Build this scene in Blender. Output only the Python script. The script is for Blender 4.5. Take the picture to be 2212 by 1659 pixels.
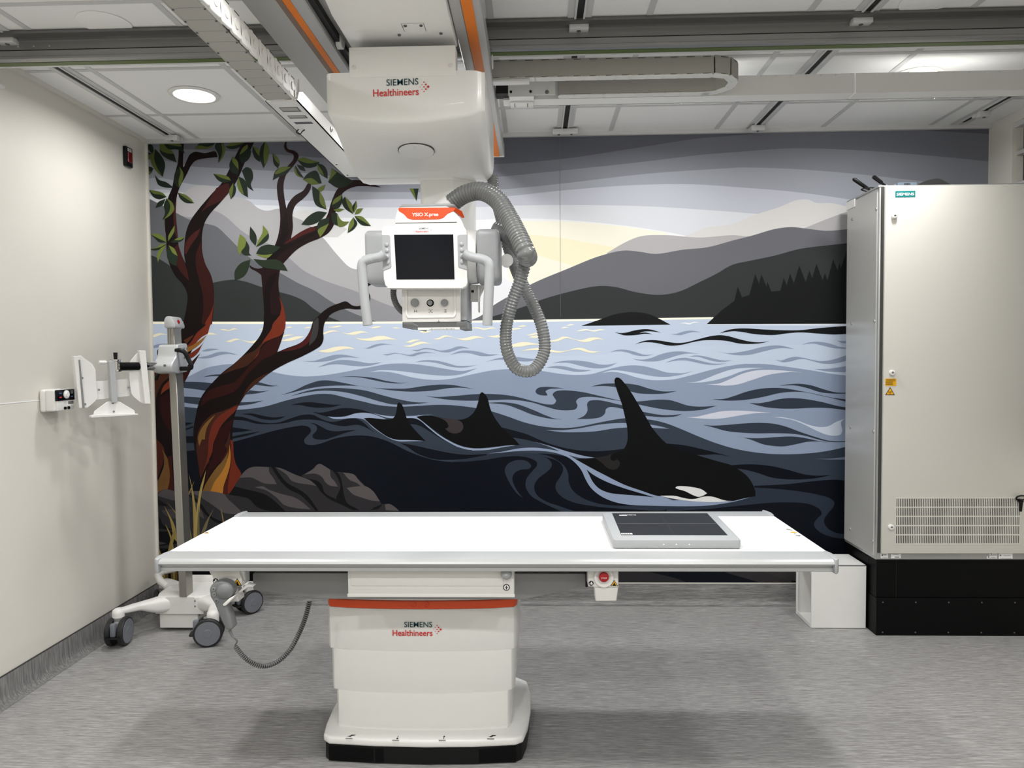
import bpy, bmesh, math, random
from mathutils import Vector, Matrix, geometry
random.seed(7)
scene = bpy.context.scene
COL = scene.collection
for o in list(bpy.data.objects): bpy.data.objects.remove(o)

# ---------------------------------------------------------------- camera, world, lights, exposure
cam_data = bpy.data.cameras.new('camera')
cam = bpy.data.objects.new('camera', cam_data); COL.objects.link(cam)
cam_data.sensor_fit = 'HORIZONTAL'; cam_data.sensor_width = 36.0
cam_data.lens = 25.489; cam_data.clip_start = 0.02
cam.matrix_world = Matrix((((0.999455, 0.007332, 0.032195, 2.315603), (0.031886, 0.039012, -0.998730, -4.313647), (-0.008579, 0.999212, 0.038757, 1.490335), (0.000000, 0.000000, 0.000000, 1.000000))))
scene.camera = cam

world = bpy.data.worlds.new('world'); scene.world = world
world.use_nodes = True
world.node_tree.nodes['Background'].inputs['Color'].default_value = (0.8, 0.82, 0.85, 1)
world.node_tree.nodes['Background'].inputs['Strength'].default_value = 0.05

scene.view_settings.view_transform = 'Standard'
scene.view_settings.look = 'None'
scene.view_settings.exposure = -0.18
scene.view_settings.gamma = 1.0
scene.view_settings.use_curve_mapping = False

CEIL = 2.796
# every lamp is a round ceiling downlight: x, y, watts
DOWNLIGHTS = [(0.640, -0.725, 14, 'seen'), (1.820, -0.745, 13, 'hidden'), (2.980, -0.745, 13, 'hidden2'), (4.120, -0.775, 10, 'seen2'),
              (0.640, -2.400, 13, 'near'), (1.860, -2.500, 24, 'near'), (3.070, -2.300, 17, 'near'), (4.280, -2.400, 14, 'near'),
              (0.640, -4.200, 14, 'near'), (1.860, -4.200, 20, 'near'), (3.070, -4.200, 20, 'near'), (4.280, -4.200, 14, 'near'),
              (1.250, -5.500, 16, 'near'), (3.680, -5.500, 16, 'near')]
for x, y, w, tag in DOWNLIGHTS:
    ld = bpy.data.lights.new('downlight_lamp', 'AREA'); ld.shape = 'DISK'; ld.size = 0.17
    ld.energy = w; ld.color = (1.0, 0.99, 0.98); ld.spread = math.radians(166)
    lo = bpy.data.objects.new('downlight_lamp', ld); COL.objects.link(lo)
    lo.location = (x, y, CEIL - 0.013)

# ---------------------------------------------------------------- materials
def srgb(c):
    f = lambda v: v / 12.92 if v <= 0.04045 else ((v + 0.055) / 1.055) ** 2.4
    return tuple(f(v / 255.0) for v in c) + (1.0,)
def mat(name, c, rough=0.5, metal=0.0, vary=0.04, scale=30.0, bump=0.0, emit=0.0, coat=0.0, stretch=None, spec=0.5):
    m = bpy.data.materials.new(name); m.use_nodes = True
    nt = m.node_tree; b = nt.nodes['Principled BSDF']
    col = srgb(c)
    b.inputs['Base Color'].default_value = col
    b.inputs['Roughness'].default_value = rough; b.inputs['Metallic'].default_value = metal
    b.inputs['Coat Weight'].default_value = coat; b.inputs['Specular IOR Level'].default_value = spec
    if emit:
        b.inputs['Emission Color'].default_value = col; b.inputs['Emission Strength'].default_value = emit
    if vary or bump:
        tc = nt.nodes.new('ShaderNodeTexCoord'); mp = nt.nodes.new('ShaderNodeMapping')
        nz = nt.nodes.new('ShaderNodeTexNoise'); nz.inputs['Scale'].default_value = scale; nz.inputs['Detail'].default_value = 4
        nt.links.new(tc.outputs['Object'], mp.inputs['Vector']); nt.links.new(mp.outputs['Vector'], nz.inputs['Vector'])
        if stretch: mp.inputs['Scale'].default_value = stretch
        if vary:
            mx = nt.nodes.new('ShaderNodeMix'); mx.data_type = 'RGBA'
            mx.inputs['A'].default_value = tuple(v * (1 - vary) for v in col[:3]) + (1,)
            mx.inputs['B'].default_value = tuple(min(1, v * (1 + vary)) for v in col[:3]) + (1,)
            nt.links.new(nz.outputs['Fac'], mx.inputs['Factor']); nt.links.new(mx.outputs['Result'], b.inputs['Base Color'])
        if bump:
            bp = nt.nodes.new('ShaderNodeBump'); bp.inputs['Strength'].default_value = bump; bp.inputs['Distance'].default_value = 0.002
            nt.links.new(nz.outputs['Fac'], bp.inputs['Height']); nt.links.new(bp.outputs['Normal'], b.inputs['Normal'])
    return m
def vinyl(name, stretch, k=1.0):
    """streaked grey sheet vinyl"""
    m = bpy.data.materials.new(name); m.use_nodes = True
    nt = m.node_tree; b = nt.nodes['Principled BSDF']; N = nt.nodes.new; L = nt.links.new
    tc = N('ShaderNodeTexCoord'); mp = N('ShaderNodeMapping'); mp.inputs['Scale'].default_value = stretch
    n1 = N('ShaderNodeTexNoise'); n1.inputs['Scale'].default_value = 1.0; n1.inputs['Detail'].default_value = 5; n1.inputs['Roughness'].default_value = 0.7
    n2 = N('ShaderNodeTexNoise'); n2.inputs['Scale'].default_value = 3.1; n2.inputs['Detail'].default_value = 3
    L(tc.outputs['Object'], mp.inputs['Vector']); L(mp.outputs['Vector'], n1.inputs['Vector']); L(mp.outputs['Vector'], n2.inputs['Vector'])
    ad = N('ShaderNodeMath'); ad.operation = 'MULTIPLY_ADD'; ad.inputs[1].default_value = 0.5
    L(n2.outputs['Fac'], ad.inputs[0]); L(n1.outputs['Fac'], ad.inputs[2])
    cr = N('ShaderNodeValToRGB'); e = cr.color_ramp.elements
    e[0].position = 0.52; e[0].color = srgb(tuple(q * k for q in (104, 103, 103))); e[1].position = 0.95; e[1].color = srgb(tuple(q * k for q in (180, 179, 178)))
    e.new(0.72).color = srgb(tuple(q * k for q in (141, 140, 139)))
    L(ad.outputs[0], cr.inputs['Fac']); L(cr.outputs['Color'], b.inputs['Base Color'])
    b.inputs['Roughness'].default_value = 0.42; b.inputs['Specular IOR Level'].default_value = 0.45
    bp = N('ShaderNodeBump'); bp.inputs['Strength'].default_value = 0.12; bp.inputs['Distance'].default_value = 0.001
    L(n1.outputs['Fac'], bp.inputs['Height']); L(bp.outputs['Normal'], b.inputs['Normal'])
    return m
M = {}
M['wall'] = mat('painted_wall', (219, 216, 207), 0.55, vary=0.02, scale=6)
M['tile'] = mat('ceiling_tile', (238, 238, 237), 0.9, vary=0.03, scale=160, bump=0.15)
M['tee'] = mat('ceiling_grid', (200, 200, 200), 0.5, vary=0.02)
M['strut'] = mat('strut_edge', (208, 208, 208), 0.4, vary=0.02)
M['black'] = mat('black_slot', (12, 12, 12), 0.6, vary=0)
M['floor'] = vinyl('floor_vinyl', (9.0, 190.0, 60.0))
M['cove_back'] = vinyl('cove_vinyl_back', (9.0, 60.0, 190.0), 0.8)  # floor vinyl darkened: shade on the upright cove put into its colour
M['cove_left'] = vinyl('cove_vinyl_left', (60.0, 120.0, 6.0), 0.8)  # left cove too, its shade painted in as a darker vinyl
M['alu'] = mat('brushed_aluminium', (150, 150, 149), 0.34, 0.5, vary=0.06, scale=8, stretch=(1, 60, 60))
M['alu_y'] = mat('brushed_aluminium_cross', (184, 184, 183), 0.4, 0.2, vary=0.05, scale=8, stretch=(60, 1, 60))
M['alu_dark'] = mat('dark_aluminium', (120, 120, 119), 0.4, 0.8, vary=0.06, scale=8, stretch=(1, 60, 60))
M['green'] = mat('olive_strip', (84, 100, 48), 0.5)
M['orange_strip'] = mat('orange_strip', (232, 124, 8), 0.5, vary=0.03)
M['brown'] = mat('brown_strip', (128, 106, 92), 0.5)
M['white'] = mat('white_lacquer', (232, 232, 229), 0.32, vary=0.015, coat=0.1)
M['white2'] = mat('cream_plastic', (224, 223, 220), 0.4, vary=0.02)
M['table_top'] = mat('white_tabletop', (226, 226, 225), 0.35, vary=0.01)
M['grey_rail'] = mat('satin_grey_rail', (182, 184, 184), 0.3, 0.25, vary=0.02)
M['grey_cap'] = mat('grey_plastic', (160, 163, 165), 0.42, vary=0.02)
M['grey_mid'] = mat('mid_grey_plastic', (128, 130, 131), 0.42, vary=0.02)
M['grey_hc'] = mat('dark_grey_plastic', (112, 114, 116), 0.42, vary=0.02)
M['grey_dark'] = mat('dark_grey_metal', (92, 93, 94), 0.4, 0.2, vary=0.03)
M['orange'] = mat('orange_plastic', (226, 76, 16), 0.35, vary=0.02)
M['black_plastic'] = mat('black_plastic', (14, 14, 15), 0.4, vary=0.05, spec=0.25)
M['black_satin'] = mat('black_satin_metal', (7, 7, 8), 0.5, vary=0.04, spec=0.12)
M['screen'] = mat('dark_screen_glass', (14, 16, 22), 0.12, vary=0, spec=0.18)
M['det_face'] = mat('dark_detector_face', (36, 38, 42), 0.55, vary=0.04, spec=0.15)
M['beam'] = mat('grey_beam', (140, 141, 141), 0.4, 0.1, vary=0.02)
M['hose'] = mat('grey_corrugated_hose', (112, 114, 114), 0.22, vary=0.03, coat=0.4)
M['hose_dark'] = mat('dark_corrugated_hose', (78, 80, 80), 0.25, vary=0.03, coat=0.3)
M['teal'] = mat('teal_print', (8, 62, 72), 0.5, vary=0)
M['red'] = mat('red_print', (206, 44, 40), 0.5, vary=0)
M['white_print'] = mat('white_print', (244, 244, 244), 0.5, vary=0)
M['black_print'] = mat('black_print', (18, 18, 18), 0.5, vary=0)
M['grey_print'] = mat('grey_print', (110, 110, 110), 0.5, vary=0)
M['steel'] = mat('stainless_post', (158, 155, 148), 0.34, 0.75, vary=0.08, scale=10, stretch=(40, 40, 1))
M['chrome'] = mat('chrome', (200, 200, 200), 0.12, 1.0, vary=0)
M['silver'] = mat('silver_grey_casting', (186, 188, 190), 0.4, 0.3, vary=0.03)
M['rubber'] = mat('black_rubber', (26, 27, 29), 0.55, vary=0.05)
M['wheel_grey'] = mat('blue_grey_wheel_disc', (112, 116, 124), 0.4, vary=0.03)
M['cab_door'] = mat('cabinet_door', (212, 210, 202), 0.4, vary=0.015, scale=4)
M['cab_side'] = mat('cabinet_side_panel', (192, 192, 189), 0.3, 0.2, vary=0.03, scale=4)
M['cab_frame'] = mat('cabinet_frame', (176, 177, 175), 0.32, 0.5, vary=0.03)
M['siemens'] = mat('teal_badge', (20, 128, 128), 0.4, vary=0)
M['yellow'] = mat('yellow_sticker', (240, 178, 22), 0.45, vary=0)
M['router'] = mat('slate_blue_metal', (112, 126, 140), 0.45, 0.2, vary=0.03)
M['chain'] = mat('grey_chain_plastic', (172, 170, 163), 0.5, vary=0.03)
M['chain_in'] = mat('grey_chain_inside', (128, 124, 114), 0.55, vary=0.03)
M['chain_w'] = mat('white_chain_plastic', (224, 224, 220), 0.4, vary=0.02)
M['stop_red'] = mat('red_stop_button', (164, 8, 20), 0.35, vary=0.03)
M['lamp'] = mat('lit_lamp_disc', (255, 250, 240), 0.5, vary=0, emit=6.0)
M['glass_dark'] = mat('dark_window', (66, 66, 64), 0.2, vary=0.02)
M['alarm_red'] = mat('dark_red_lens', (110, 14, 22), 0.25, vary=0, coat=0.4)
M['blue_print'] = mat('blue_print', (70, 86, 130), 0.5, vary=0)
M['line'] = mat('panel_line', (150, 148, 142), 0.6, vary=0)
M['dark_line'] = mat('dark_gap_line', (58, 58, 56), 0.7, vary=0)

# ---------------------------------------------------------------- helpers
def off(o):
    v = Vector((0, 0, 0))
    while o is not None: v = v + o.location; o = o.parent
    return v
def thing(name, label, cat, loc, group=None):
    o = bpy.data.objects.new(name, None); COL.objects.link(o)
    o.empty_display_size = 0.05; o.location = loc
    o['label'] = label; o['category'] = cat
    if group: o['group'] = group
    return o
def struct(o):
    o['kind'] = 'structure'; return o
class MB:
    """collects shapes in world metres and links them as one mesh object"""
    def __init__(s): s.bm = bmesh.new()
    def add(s, verts, faces, bevel=0.0, seg=2):
        t = bmesh.new(); vs = [t.verts.new(v) for v in verts]
        for f in faces:
            try: t.faces.new([vs[i] for i in f])
            except ValueError: pass
        if bevel:
            bmesh.ops.recalc_face_normals(t, faces=t.faces[:])
            ed = [e for e in t.edges if len(e.link_faces) == 2 and e.calc_face_angle(0) > 0.5]
            bmesh.ops.bevel(t, geom=ed, offset=bevel, segments=seg, profile=0.5, affect='EDGES', clamp_overlap=True)
        me = bpy.data.meshes.new('tmp'); t.to_mesh(me); t.free()
        s.bm.from_mesh(me); bpy.data.meshes.remove(me); return s
    def box(s, x0, x1, y0, y1, z0, z1, bevel=0.0, seg=2):
        v = [(x, y, z) for x in (x0, x1) for y in (y0, y1) for z in (z0, z1)]
        return s.add(v, [(0, 1, 3, 2), (4, 6, 7, 5), (0, 4, 5, 1), (2, 3, 7, 6), (0, 2, 6, 4), (1, 5, 7, 3)], bevel, seg)
    def obox(s, c, ax, ay, az, bevel=0.0):
        """box by centre and three half axes"""
        c, ax, ay, az = map(Vector, (c, ax, ay, az))
        v = [c + ax * i + ay * j + az * k for i in (-1, 1) for j in (-1, 1) for k in (-1, 1)]
        return s.add(v, [(0, 1, 3, 2), (4, 6, 7, 5), (0, 4, 5, 1), (2, 3, 7, 6), (0, 2, 6, 4), (1, 5, 7, 3)], bevel)
    def prism(s, pts, d, bevel=0.0, seg=2):
        """closed outline (3D points) pushed along vector d"""
        d = Vector(d); p = [Vector(q) for q in pts]; n = len(p)
        v = p + [q + d for q in p]
        f = [tuple(range(n)), tuple(range(2 * n - 1, n - 1, -1))] + [(i, i + n, (i + 1) % n + n, (i + 1) % n) for i in range(n)]
        return s.add(v, f, bevel, seg)
    def cyl(s, a, b, r, seg=24, r2=None, bevel=0.0):
        a, b = Vector(a), Vector(b); d = (b - a).normalized()
        u = d.orthogonal().normalized(); w = d.cross(u); r2 = r if r2 is None else r2
        v = [a + (u * math.cos(t) + w * math.sin(t)) * r for t in [2 * math.pi * i / seg for i in range(seg)]]
        v += [b + (u * math.cos(t) + w * math.sin(t)) * r2 for t in [2 * math.pi * i / seg for i in range(seg)]]
        f = [tuple(range(seg - 1, -1, -1)), tuple(range(seg, 2 * seg))] + [(i, (i + 1) % seg, (i + 1) % seg + seg, i + seg) for i in range(seg)]
        return s.add(v, f, bevel)
    def lathe(s, a, axis, prof, seg=28):
        """profile of (along, radius) about an axis from point a"""
        a, d = Vector(a), Vector(axis).normalized(); u = d.orthogonal().normalized(); w = d.cross(u)
        v = []; f = []
        for h, r in prof:
            for i in range(seg):
                t = 2 * math.pi * i / seg; v.append(a + d * h + (u * math.cos(t) + w * math.sin(t)) * max(r, 1e-5))
        for k in range(len(prof) - 1):
            for i in range(seg):
                j = (i + 1) % seg; f.append((k * seg + i, k * seg + j, (k + 1) * seg + j, (k + 1) * seg + i))
        f.append(tuple(range(seg - 1, -1, -1))); n = len(prof) - 1
        f.append(tuple(n * seg + i for i in range(seg)))
        return s.add(v, f)
    def sweep(s, path, shape, up=(0, 0, 1)):
        """path of (point, half width, half height); shape = unit outline [(a, b)]"""
        P = [Vector(p[0]) for p in path]; n = len(P); v = []; f = []; k = len(shape)
        lastu = None
        for i in range(n):
            t = (P[min(i + 1, n - 1)] - P[max(i - 1, 0)]).normalized()
            if up is None:
                u = (lastu - t * lastu.dot(t)).normalized() if lastu is not None else t.orthogonal().normalized()
                lastu = u; w = t.cross(u)
            else:
                u = t.cross(Vector(up)).normalized(); w = u.cross(t)
            for a, b in shape: v.append(P[i] + u * a * path[i][1] + w * b * path[i][2])
        for i in range(n - 1):
            for j in range(k): f.append((i * k + j, i * k + (j + 1) % k, (i + 1) * k + (j + 1) % k, (i + 1) * k + j))
        f.append(tuple(range(k - 1, -1, -1))); f.append(tuple((n - 1) * k + j for j in range(k)))
        return s.add(v, f)
    def tube(s, pts, r, seg=12):
        return s.sweep([(p, r, r) for p in pts], circ(seg), None)
    def build(s, name, m, parent=None, ang=35):
        me = bpy.data.meshes.new(name); d = off(parent)
        bmesh.ops.recalc_face_normals(s.bm, faces=s.bm.faces[:])
        if d.length: bmesh.ops.translate(s.bm, vec=-d, verts=s.bm.verts[:])
        s.bm.to_mesh(me); s.bm.free()
        for p in me.polygons: p.use_smooth = True
        me.set_sharp_from_angle(angle=math.radians(ang))
        me.materials.append(M[m] if isinstance(m, str) else m)
        o = bpy.data.objects.new(name, me); COL.objects.link(o)
        if parent is not None: o.parent = parent
        return o
def circ(n): return [(math.cos(2 * math.pi * i / n), math.sin(2 * math.pi * i / n)) for i in range(n)]
def rrect(e=0.55, n=4):
    """rounded unit square outline"""
    o = []
    for cx, cy, a0 in ((1 - e, 1 - e, 0), (-1 + e, 1 - e, 90), (-1 + e, -1 + e, 180), (1 - e, -1 + e, 270)):
        for i in range(n + 1):
            a = math.radians(a0 + 90 * i / n); o.append((cx + e * math.cos(a), cy + e * math.sin(a)))
    return o
def rpoly(pts, r, n=5):
    """2D polygon with rounded corners"""
    o = []; k = len(pts); P = [Vector(p) for p in pts]
    for i in range(k):
        a, b, c = P[i - 1], P[i], P[(i + 1) % k]; rr = min(r, (a - b).length * 0.45, (c - b).length * 0.45)
        p, q = b + (a - b).normalized() * rr, b + (c - b).normalized() * rr
        for j in range(n + 1):
            t = j / n; o.append(p * (1 - t) ** 2 + b * 2 * t * (1 - t) + q * t * t)
    return o
def spline(pts, sub=8, closed=False):
    """centripetal Catmull-Rom through 3D points"""
    P = [Vector(p) for p in pts]; n = len(P); o = []
    for i in range(n if closed else n - 1):
        if closed: a, b, c, d = P[i - 1], P[i], P[(i + 1) % n], P[(i + 2) % n]
        else:
            b, c = P[i], P[i + 1]
            a = P[i - 1] if i else b * 2 - c; d = P[i + 2] if i + 2 < n else c * 2 - b
        t1 = max((b - a).length ** 0.5, 1e-4); t2 = max((c - b).length ** 0.5, 1e-4); t3 = max((d - c).length ** 0.5, 1e-4)
        m1 = ((b - a) / t1 - (c - a) / (t1 + t2) + (c - b) / t2) * t2; m2 = ((c - b) / t2 - (d - b) / (t2 + t3) + (d - c) / t3) * t2
        for j in range(sub):
            t = j / sub; h = t * t; g = h * t
            o.append(b * (2 * g - 3 * h + 1) + m1 * (g - 2 * h + t) + c * (3 * h - 2 * g) + m2 * (g - h))
    if not closed: o.append(P[-1].copy())
    return o
def resample(pts, step):
    o = [pts[0].copy()]; acc = 0.0
    for a, b in zip(pts, pts[1:]):
        L = (b - a).length; x = step - acc
        while x <= L: o.append(a.lerp(b, x / L)); x += step
        acc = (acc + L) % step
    return o
def flat(name, polys, m, parent):
    """flat print: list of closed 3D outlines"""
    b = MB()
    for p in polys:
        tri = geometry.tessellate_polygon([[Vector(q) for q in p]])
        b.add([Vector(q) for q in p], tri)
    return b.build(name, m, parent)
def disc(c, u, v, r, n=20, r0=None):
    c, u, v = map(Vector, (c, u, v))
    return [c + (u * math.cos(2 * math.pi * i / n) + v * math.sin(2 * math.pi * i / n)) * r for i in range(n)]
def rect(c, u, v, a, b):
    c, u, v = map(Vector, (c, u, v)); return [c - u * a - v * b, c + u * a - v * b, c + u * a + v * b, c - u * a + v * b]
def lettering(name, s, start, u, v, height, width, m, parent, bold=0.0):
    """flat lettering fitted into width x height; start = lower left corner"""
    cu = bpy.data.curves.new('text', 'FONT'); cu.body = s; cu.offset = bold; cu.resolution_u = 4
    to = bpy.data.objects.new('text', cu); COL.objects.link(to)
    dg = bpy.context.evaluated_depsgraph_get(); me = bpy.data.meshes.new_from_object(to.evaluated_get(dg))
    bpy.data.objects.remove(to); bpy.data.curves.remove(cu)
    xs = [p.co.x for p in me.vertices]; ys = [p.co.y for p in me.vertices]
    x0, x1, y0, y1 = min(xs), max(xs), min(ys), max(ys)
    st, u, v = Vector(start), Vector(u).normalized(), Vector(v).normalized(); d = off(parent)
    for p in me.vertices:
        p.co = st + u * ((p.co.x - x0) / (x1 - x0) * width) + v * ((p.co.y - y0) / (y1 - y0) * height) - d
    me.materials.clear(); me.materials.append(M[m])
    o = bpy.data.objects.new(name, me); COL.objects.link(o); o.parent = parent
    return o
def brand(c, w, u, v, parent, small=False):
    """two line maker's mark with its dots; c = left end of the lower line's baseline, w = width of the lower line"""
    c, u, v = Vector(c), Vector(u), Vector(v); h = w * 0.155
    lettering('lettering', 'SIEMENS', c + u * w * 0.295 + v * w * 0.222, u, v, h * 0.9, w * 0.70, 'teal', parent, 0.006)
    lettering('lettering', 'Healthineers', c, u, v, h, w, 'red', parent, 0.012)
    dots = [(1.03, .17, .008), (1.07, .22, .010), (1.07, .12, .010), (1.115, .27, .014), (1.115, .17, .016), (1.115, .07, .014), (1.155, .22, .019), (1.155, .12, .019), (1.205, .17, .026)]
    flat('lettering_dots', [disc(c + u * w * a + v * w * b, u, v, w * r, 14) for a, b, r in dots], 'red', parent)
X, Y, Z = Vector((1, 0, 0)), Vector((0, 1, 0)), Vector((0, 0, 1))
def screw(c, d, r, parent, m='silver', name='screw'):
    c, d = Vector(c), Vector(d)
    return MB().lathe(c, d, [(0, r), (r * 0.35, r * 0.95), (r * 0.5, r * 0.55), (r * 0.3, r * 0.5), (r * 0.3, 0)], 12).build(name, m, parent)
RW, RD = 4.94, -6.2     # room width, front wall
# ---------------------------------------------------------------- room shell
struct(MB().box(0, RW, RD, 0, -0.06, 0).build('floor', 'floor'))
wl = struct(MB().box(-0.1, 0, RD, 0, 0, 2.9).build('wall_left', 'wall'))
MB().box(0, 0.0012, RD, 0, 1.2995, 1.3035).build('panel_joint', 'white_print', wl)
wb = struct(MB().box(-0.1, RW + 0.1, 0, 0.1, 0, 2.9).build('wall_back', 'wall'))
wr = MB()
wr.box(RW, RW + 0.1, -0.203, 0, 0, 2.9); wr.box(RW, RW + 0.1, RD, -2.7, 0, 2.9)
wr.box(RW, RW + 0.1, -2.7, -0.203, 0, 0.95); wr.box(RW, RW + 0.1, -2.7, -0.203, 2.74, 2.9)
wr = struct(wr.build('wall_right', 'wall'))
struct(MB().box(-0.1, RW + 0.1, RD - 0.1, RD, 0, 2.9).build('wall_front', 'wall'))
win = struct(MB().box(RW + 0.06, RW + 0.075, -2.7, -0.203, 0.95, 2.74).build('window_1', 'glass_dark'))
for z in (2.405, 2.575): MB().box(RW + 0.02, RW + 0.06, -2.7, -0.203, z - 0.011, z + 0.011, 0.003).build('window_bar', 'tee', win)
MB().box(RW + 0.012, RW + 0.06, -2.7, -0.203, 2.715, 2.74).build('window_frame', 'tee', win)
# flash coved skirting: the vinyl runs up the wall
def cove(name, m, ax, a0, a1):
    prof = [(0.0, 0.124), (0.004, 0.124), (0.006, 0.118), (0.007, 0.05), (0.010, 0.03), (0.018, 0.014), (0.030, 0.005), (0.045, 0.0012), (0.0, 0.0)]
    b = MB()
    if ax == 'x': b.prism([(a0, -q, z) for q, z in prof], (a1 - a0, 0, 0))
    else: b.prism([(q, a0, z) for q, z in prof], (0, a1 - a0, 0))
    return struct(b.build(name, m))
cb = cove('baseboard_back', 'cove_back', 'x', 0, RW)
MB().box(0, RW, -0.006, -0.001, 0.1235, 0.1285).build('cap_strip', 'wall', cb)
cl = cove('baseboard_left', 'cove_left', 'y', RD, 0)
MB().box(0.0005, 0.006, RD, 0, 0.1235, 0.127).build('cap_strip', 'dark_line', cl)
struct(MB().box(0, 0.014, -0.014, 0, 0.128, CEIL).build('trim_1', 'wall'))
struct(MB().box(0, RW, -0.022, 0, 2.772, CEIL).build('trim_2', 'tee'))
struct(MB().box(0, 0.02, RD, -0.022, 2.775, CEIL).build('trim_3', 'wall'))

# ---------------------------------------------------------------- ceiling: tiles, grid and strut channels, each a part
ceil = struct(MB().box(-0.1, RW + 0.1, RD - 0.1, 0.1, CEIL + 0.012, CEIL + 0.1).build('ceiling', 'tee'))
TEE = [2.1545 + 0.6096 * k for k in range(-4, 6)]; TEE = [x for x in TEE if 0.02 < x < RW - 0.02]
JOI = [-0.4406 - 0.6096 * k for k in range(0, 10)]; JOI = [y for y in JOI if y > RD + 0.02]
STR = [0.202, 1.36, 2.496, 3.587, 4.742]
xs = [0.0] + TEE + [RW]; ys = [0.0] + JOI + [RD]
cache = {}
for i in range(len(xs) - 1):
    for j in range(len(ys) - 1):
        a, b = xs[i + 1] - xs[i], ys[j] - ys[j + 1]; key = (round(a, 3), round(b, 3))
        if key not in cache:
            t = MB().box(0, a, -b, 0, CEIL, CEIL + 0.011, 0.002, 1).build('ceiling_tile', 'tile'); cache[key] = t
        else:
            t = cache[key].copy(); COL.objects.link(t)
        t.location = (xs[i], ys[j], 0); t.parent = ceil
for x in TEE: MB().box(x - 0.0125, x + 0.0125, RD, -0.02, CEIL - 0.003, CEIL + 0.001).build('ceiling_tee', 'tee', ceil)
for y in JOI: MB().box(0, RW, y - 0.0125, y + 0.0125, CEIL - 0.0026, CEIL + 0.001).build('ceiling_tee', 'tee', ceil)
for x in STR:
    c = MB().box(x - 0.046, x + 0.046, RD, -0.03, CEIL - 0.006, CEIL + 0.001).build('strut_channel', 'tee', ceil)
    b = MB()
    for s in (-1, 1): b.box(x + s * 0.017 - 0.004, x + s * 0.017 + 0.004, RD, -0.06, CEIL - 0.012, CEIL - 0.006)
    b.build('channel_lip', 'strut', c)
    MB().box(x - 0.0125, x + 0.0125, RD, -0.08, CEIL - 0.0075, CEIL - 0.005).build('channel_slot', 'black', c)
def clamp(x, y, w, two=True):
    """white clamp block with its bolts on a strut channel"""
    c = MB().box(x - w, x + w, y - 0.02, y + 0.02, CEIL - 0.042, CEIL - 0.012, 0.003).build('strut_clamp', 'strut', ceil)
    for s in ((-0.5, 0.5) if two else (0,)): MB().lathe((x + s * w, y - 0.006, CEIL - 0.042), (0, 0, -1), [(0, 0.008), (0.004, 0.007), (0.004, 0.003), (0.001, 0.003)], 10).build('clamp_bolt', 'grey_dark', c)
    MB().box(x - w, x + w, y + 0.022, y + 0.055, CEIL - 0.03, CEIL - 0.012, 0.002).build('clamp_plate', 'strut', c)
    MB().box(x - 0.014, x + 0.014, y + 0.03, y + 0.042, CEIL - 0.0335, CEIL - 0.0295).build('clamp_nut', 'grey_dark', c)
clamp(2.496, -0.10, 0.072); clamp(3.587, -0.10, 0.038, False); clamp(0.222, -0.12, 0.036, False); clamp(4.742, -0.27, 0.03, False)

# ---------------------------------------------------------------- downlights and blank covers
def downlight(x, y, label, group=None):
    t = thing('downlight', label, 'ceiling light', (x, y, CEIL - 0.004), group)
    MB().lathe((x, y, CEIL - 0.002), (0, 0, -1), [(0, 0.118), (0.004, 0.117), (0.007, 0.108), (0.007, 0.098), (-0.004, 0.090), (-0.004, 0.02)], 40).build('trim_ring', 'white', t)
    MB().cyl((x, y, CEIL - 0.0035), (x, y, CEIL - 0.0065), 0.089, 40).build('lit_disc', 'lamp', t)
downlight(0.640, -0.725, 'lit round white downlight in the ceiling beside the left wall')
downlight(4.120, -0.775, 'lit round downlight half hidden above the long cable tray at right')
downlight(1.820, -0.745, 'lit round downlight hidden above the x-ray tube carriage')
downlight(2.980, -0.745, 'lit round downlight hidden above the looped energy chain')
for x, y, w, tag in DOWNLIGHTS:
    if tag == 'near': downlight(x, y, 'lit round downlight in the near half of the ceiling', 'downlights over the near half of the room')
for x, y, l in ((0.655, -1.50, 'flush round blank cover in the ceiling near the left wall'), (3.783, -1.52, 'flush round blank cover in the ceiling beyond the long rail on the right')):
    o = MB().lathe((x, y, CEIL - 0.001), (0, 0, -1), [(0, 0.098), (0.003, 0.097), (0.005, 0.092), (0.005, 0.0)], 40).build('ceiling_cover', 'tile')
    o['label'] = l; o['category'] = 'cover plate'

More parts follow.
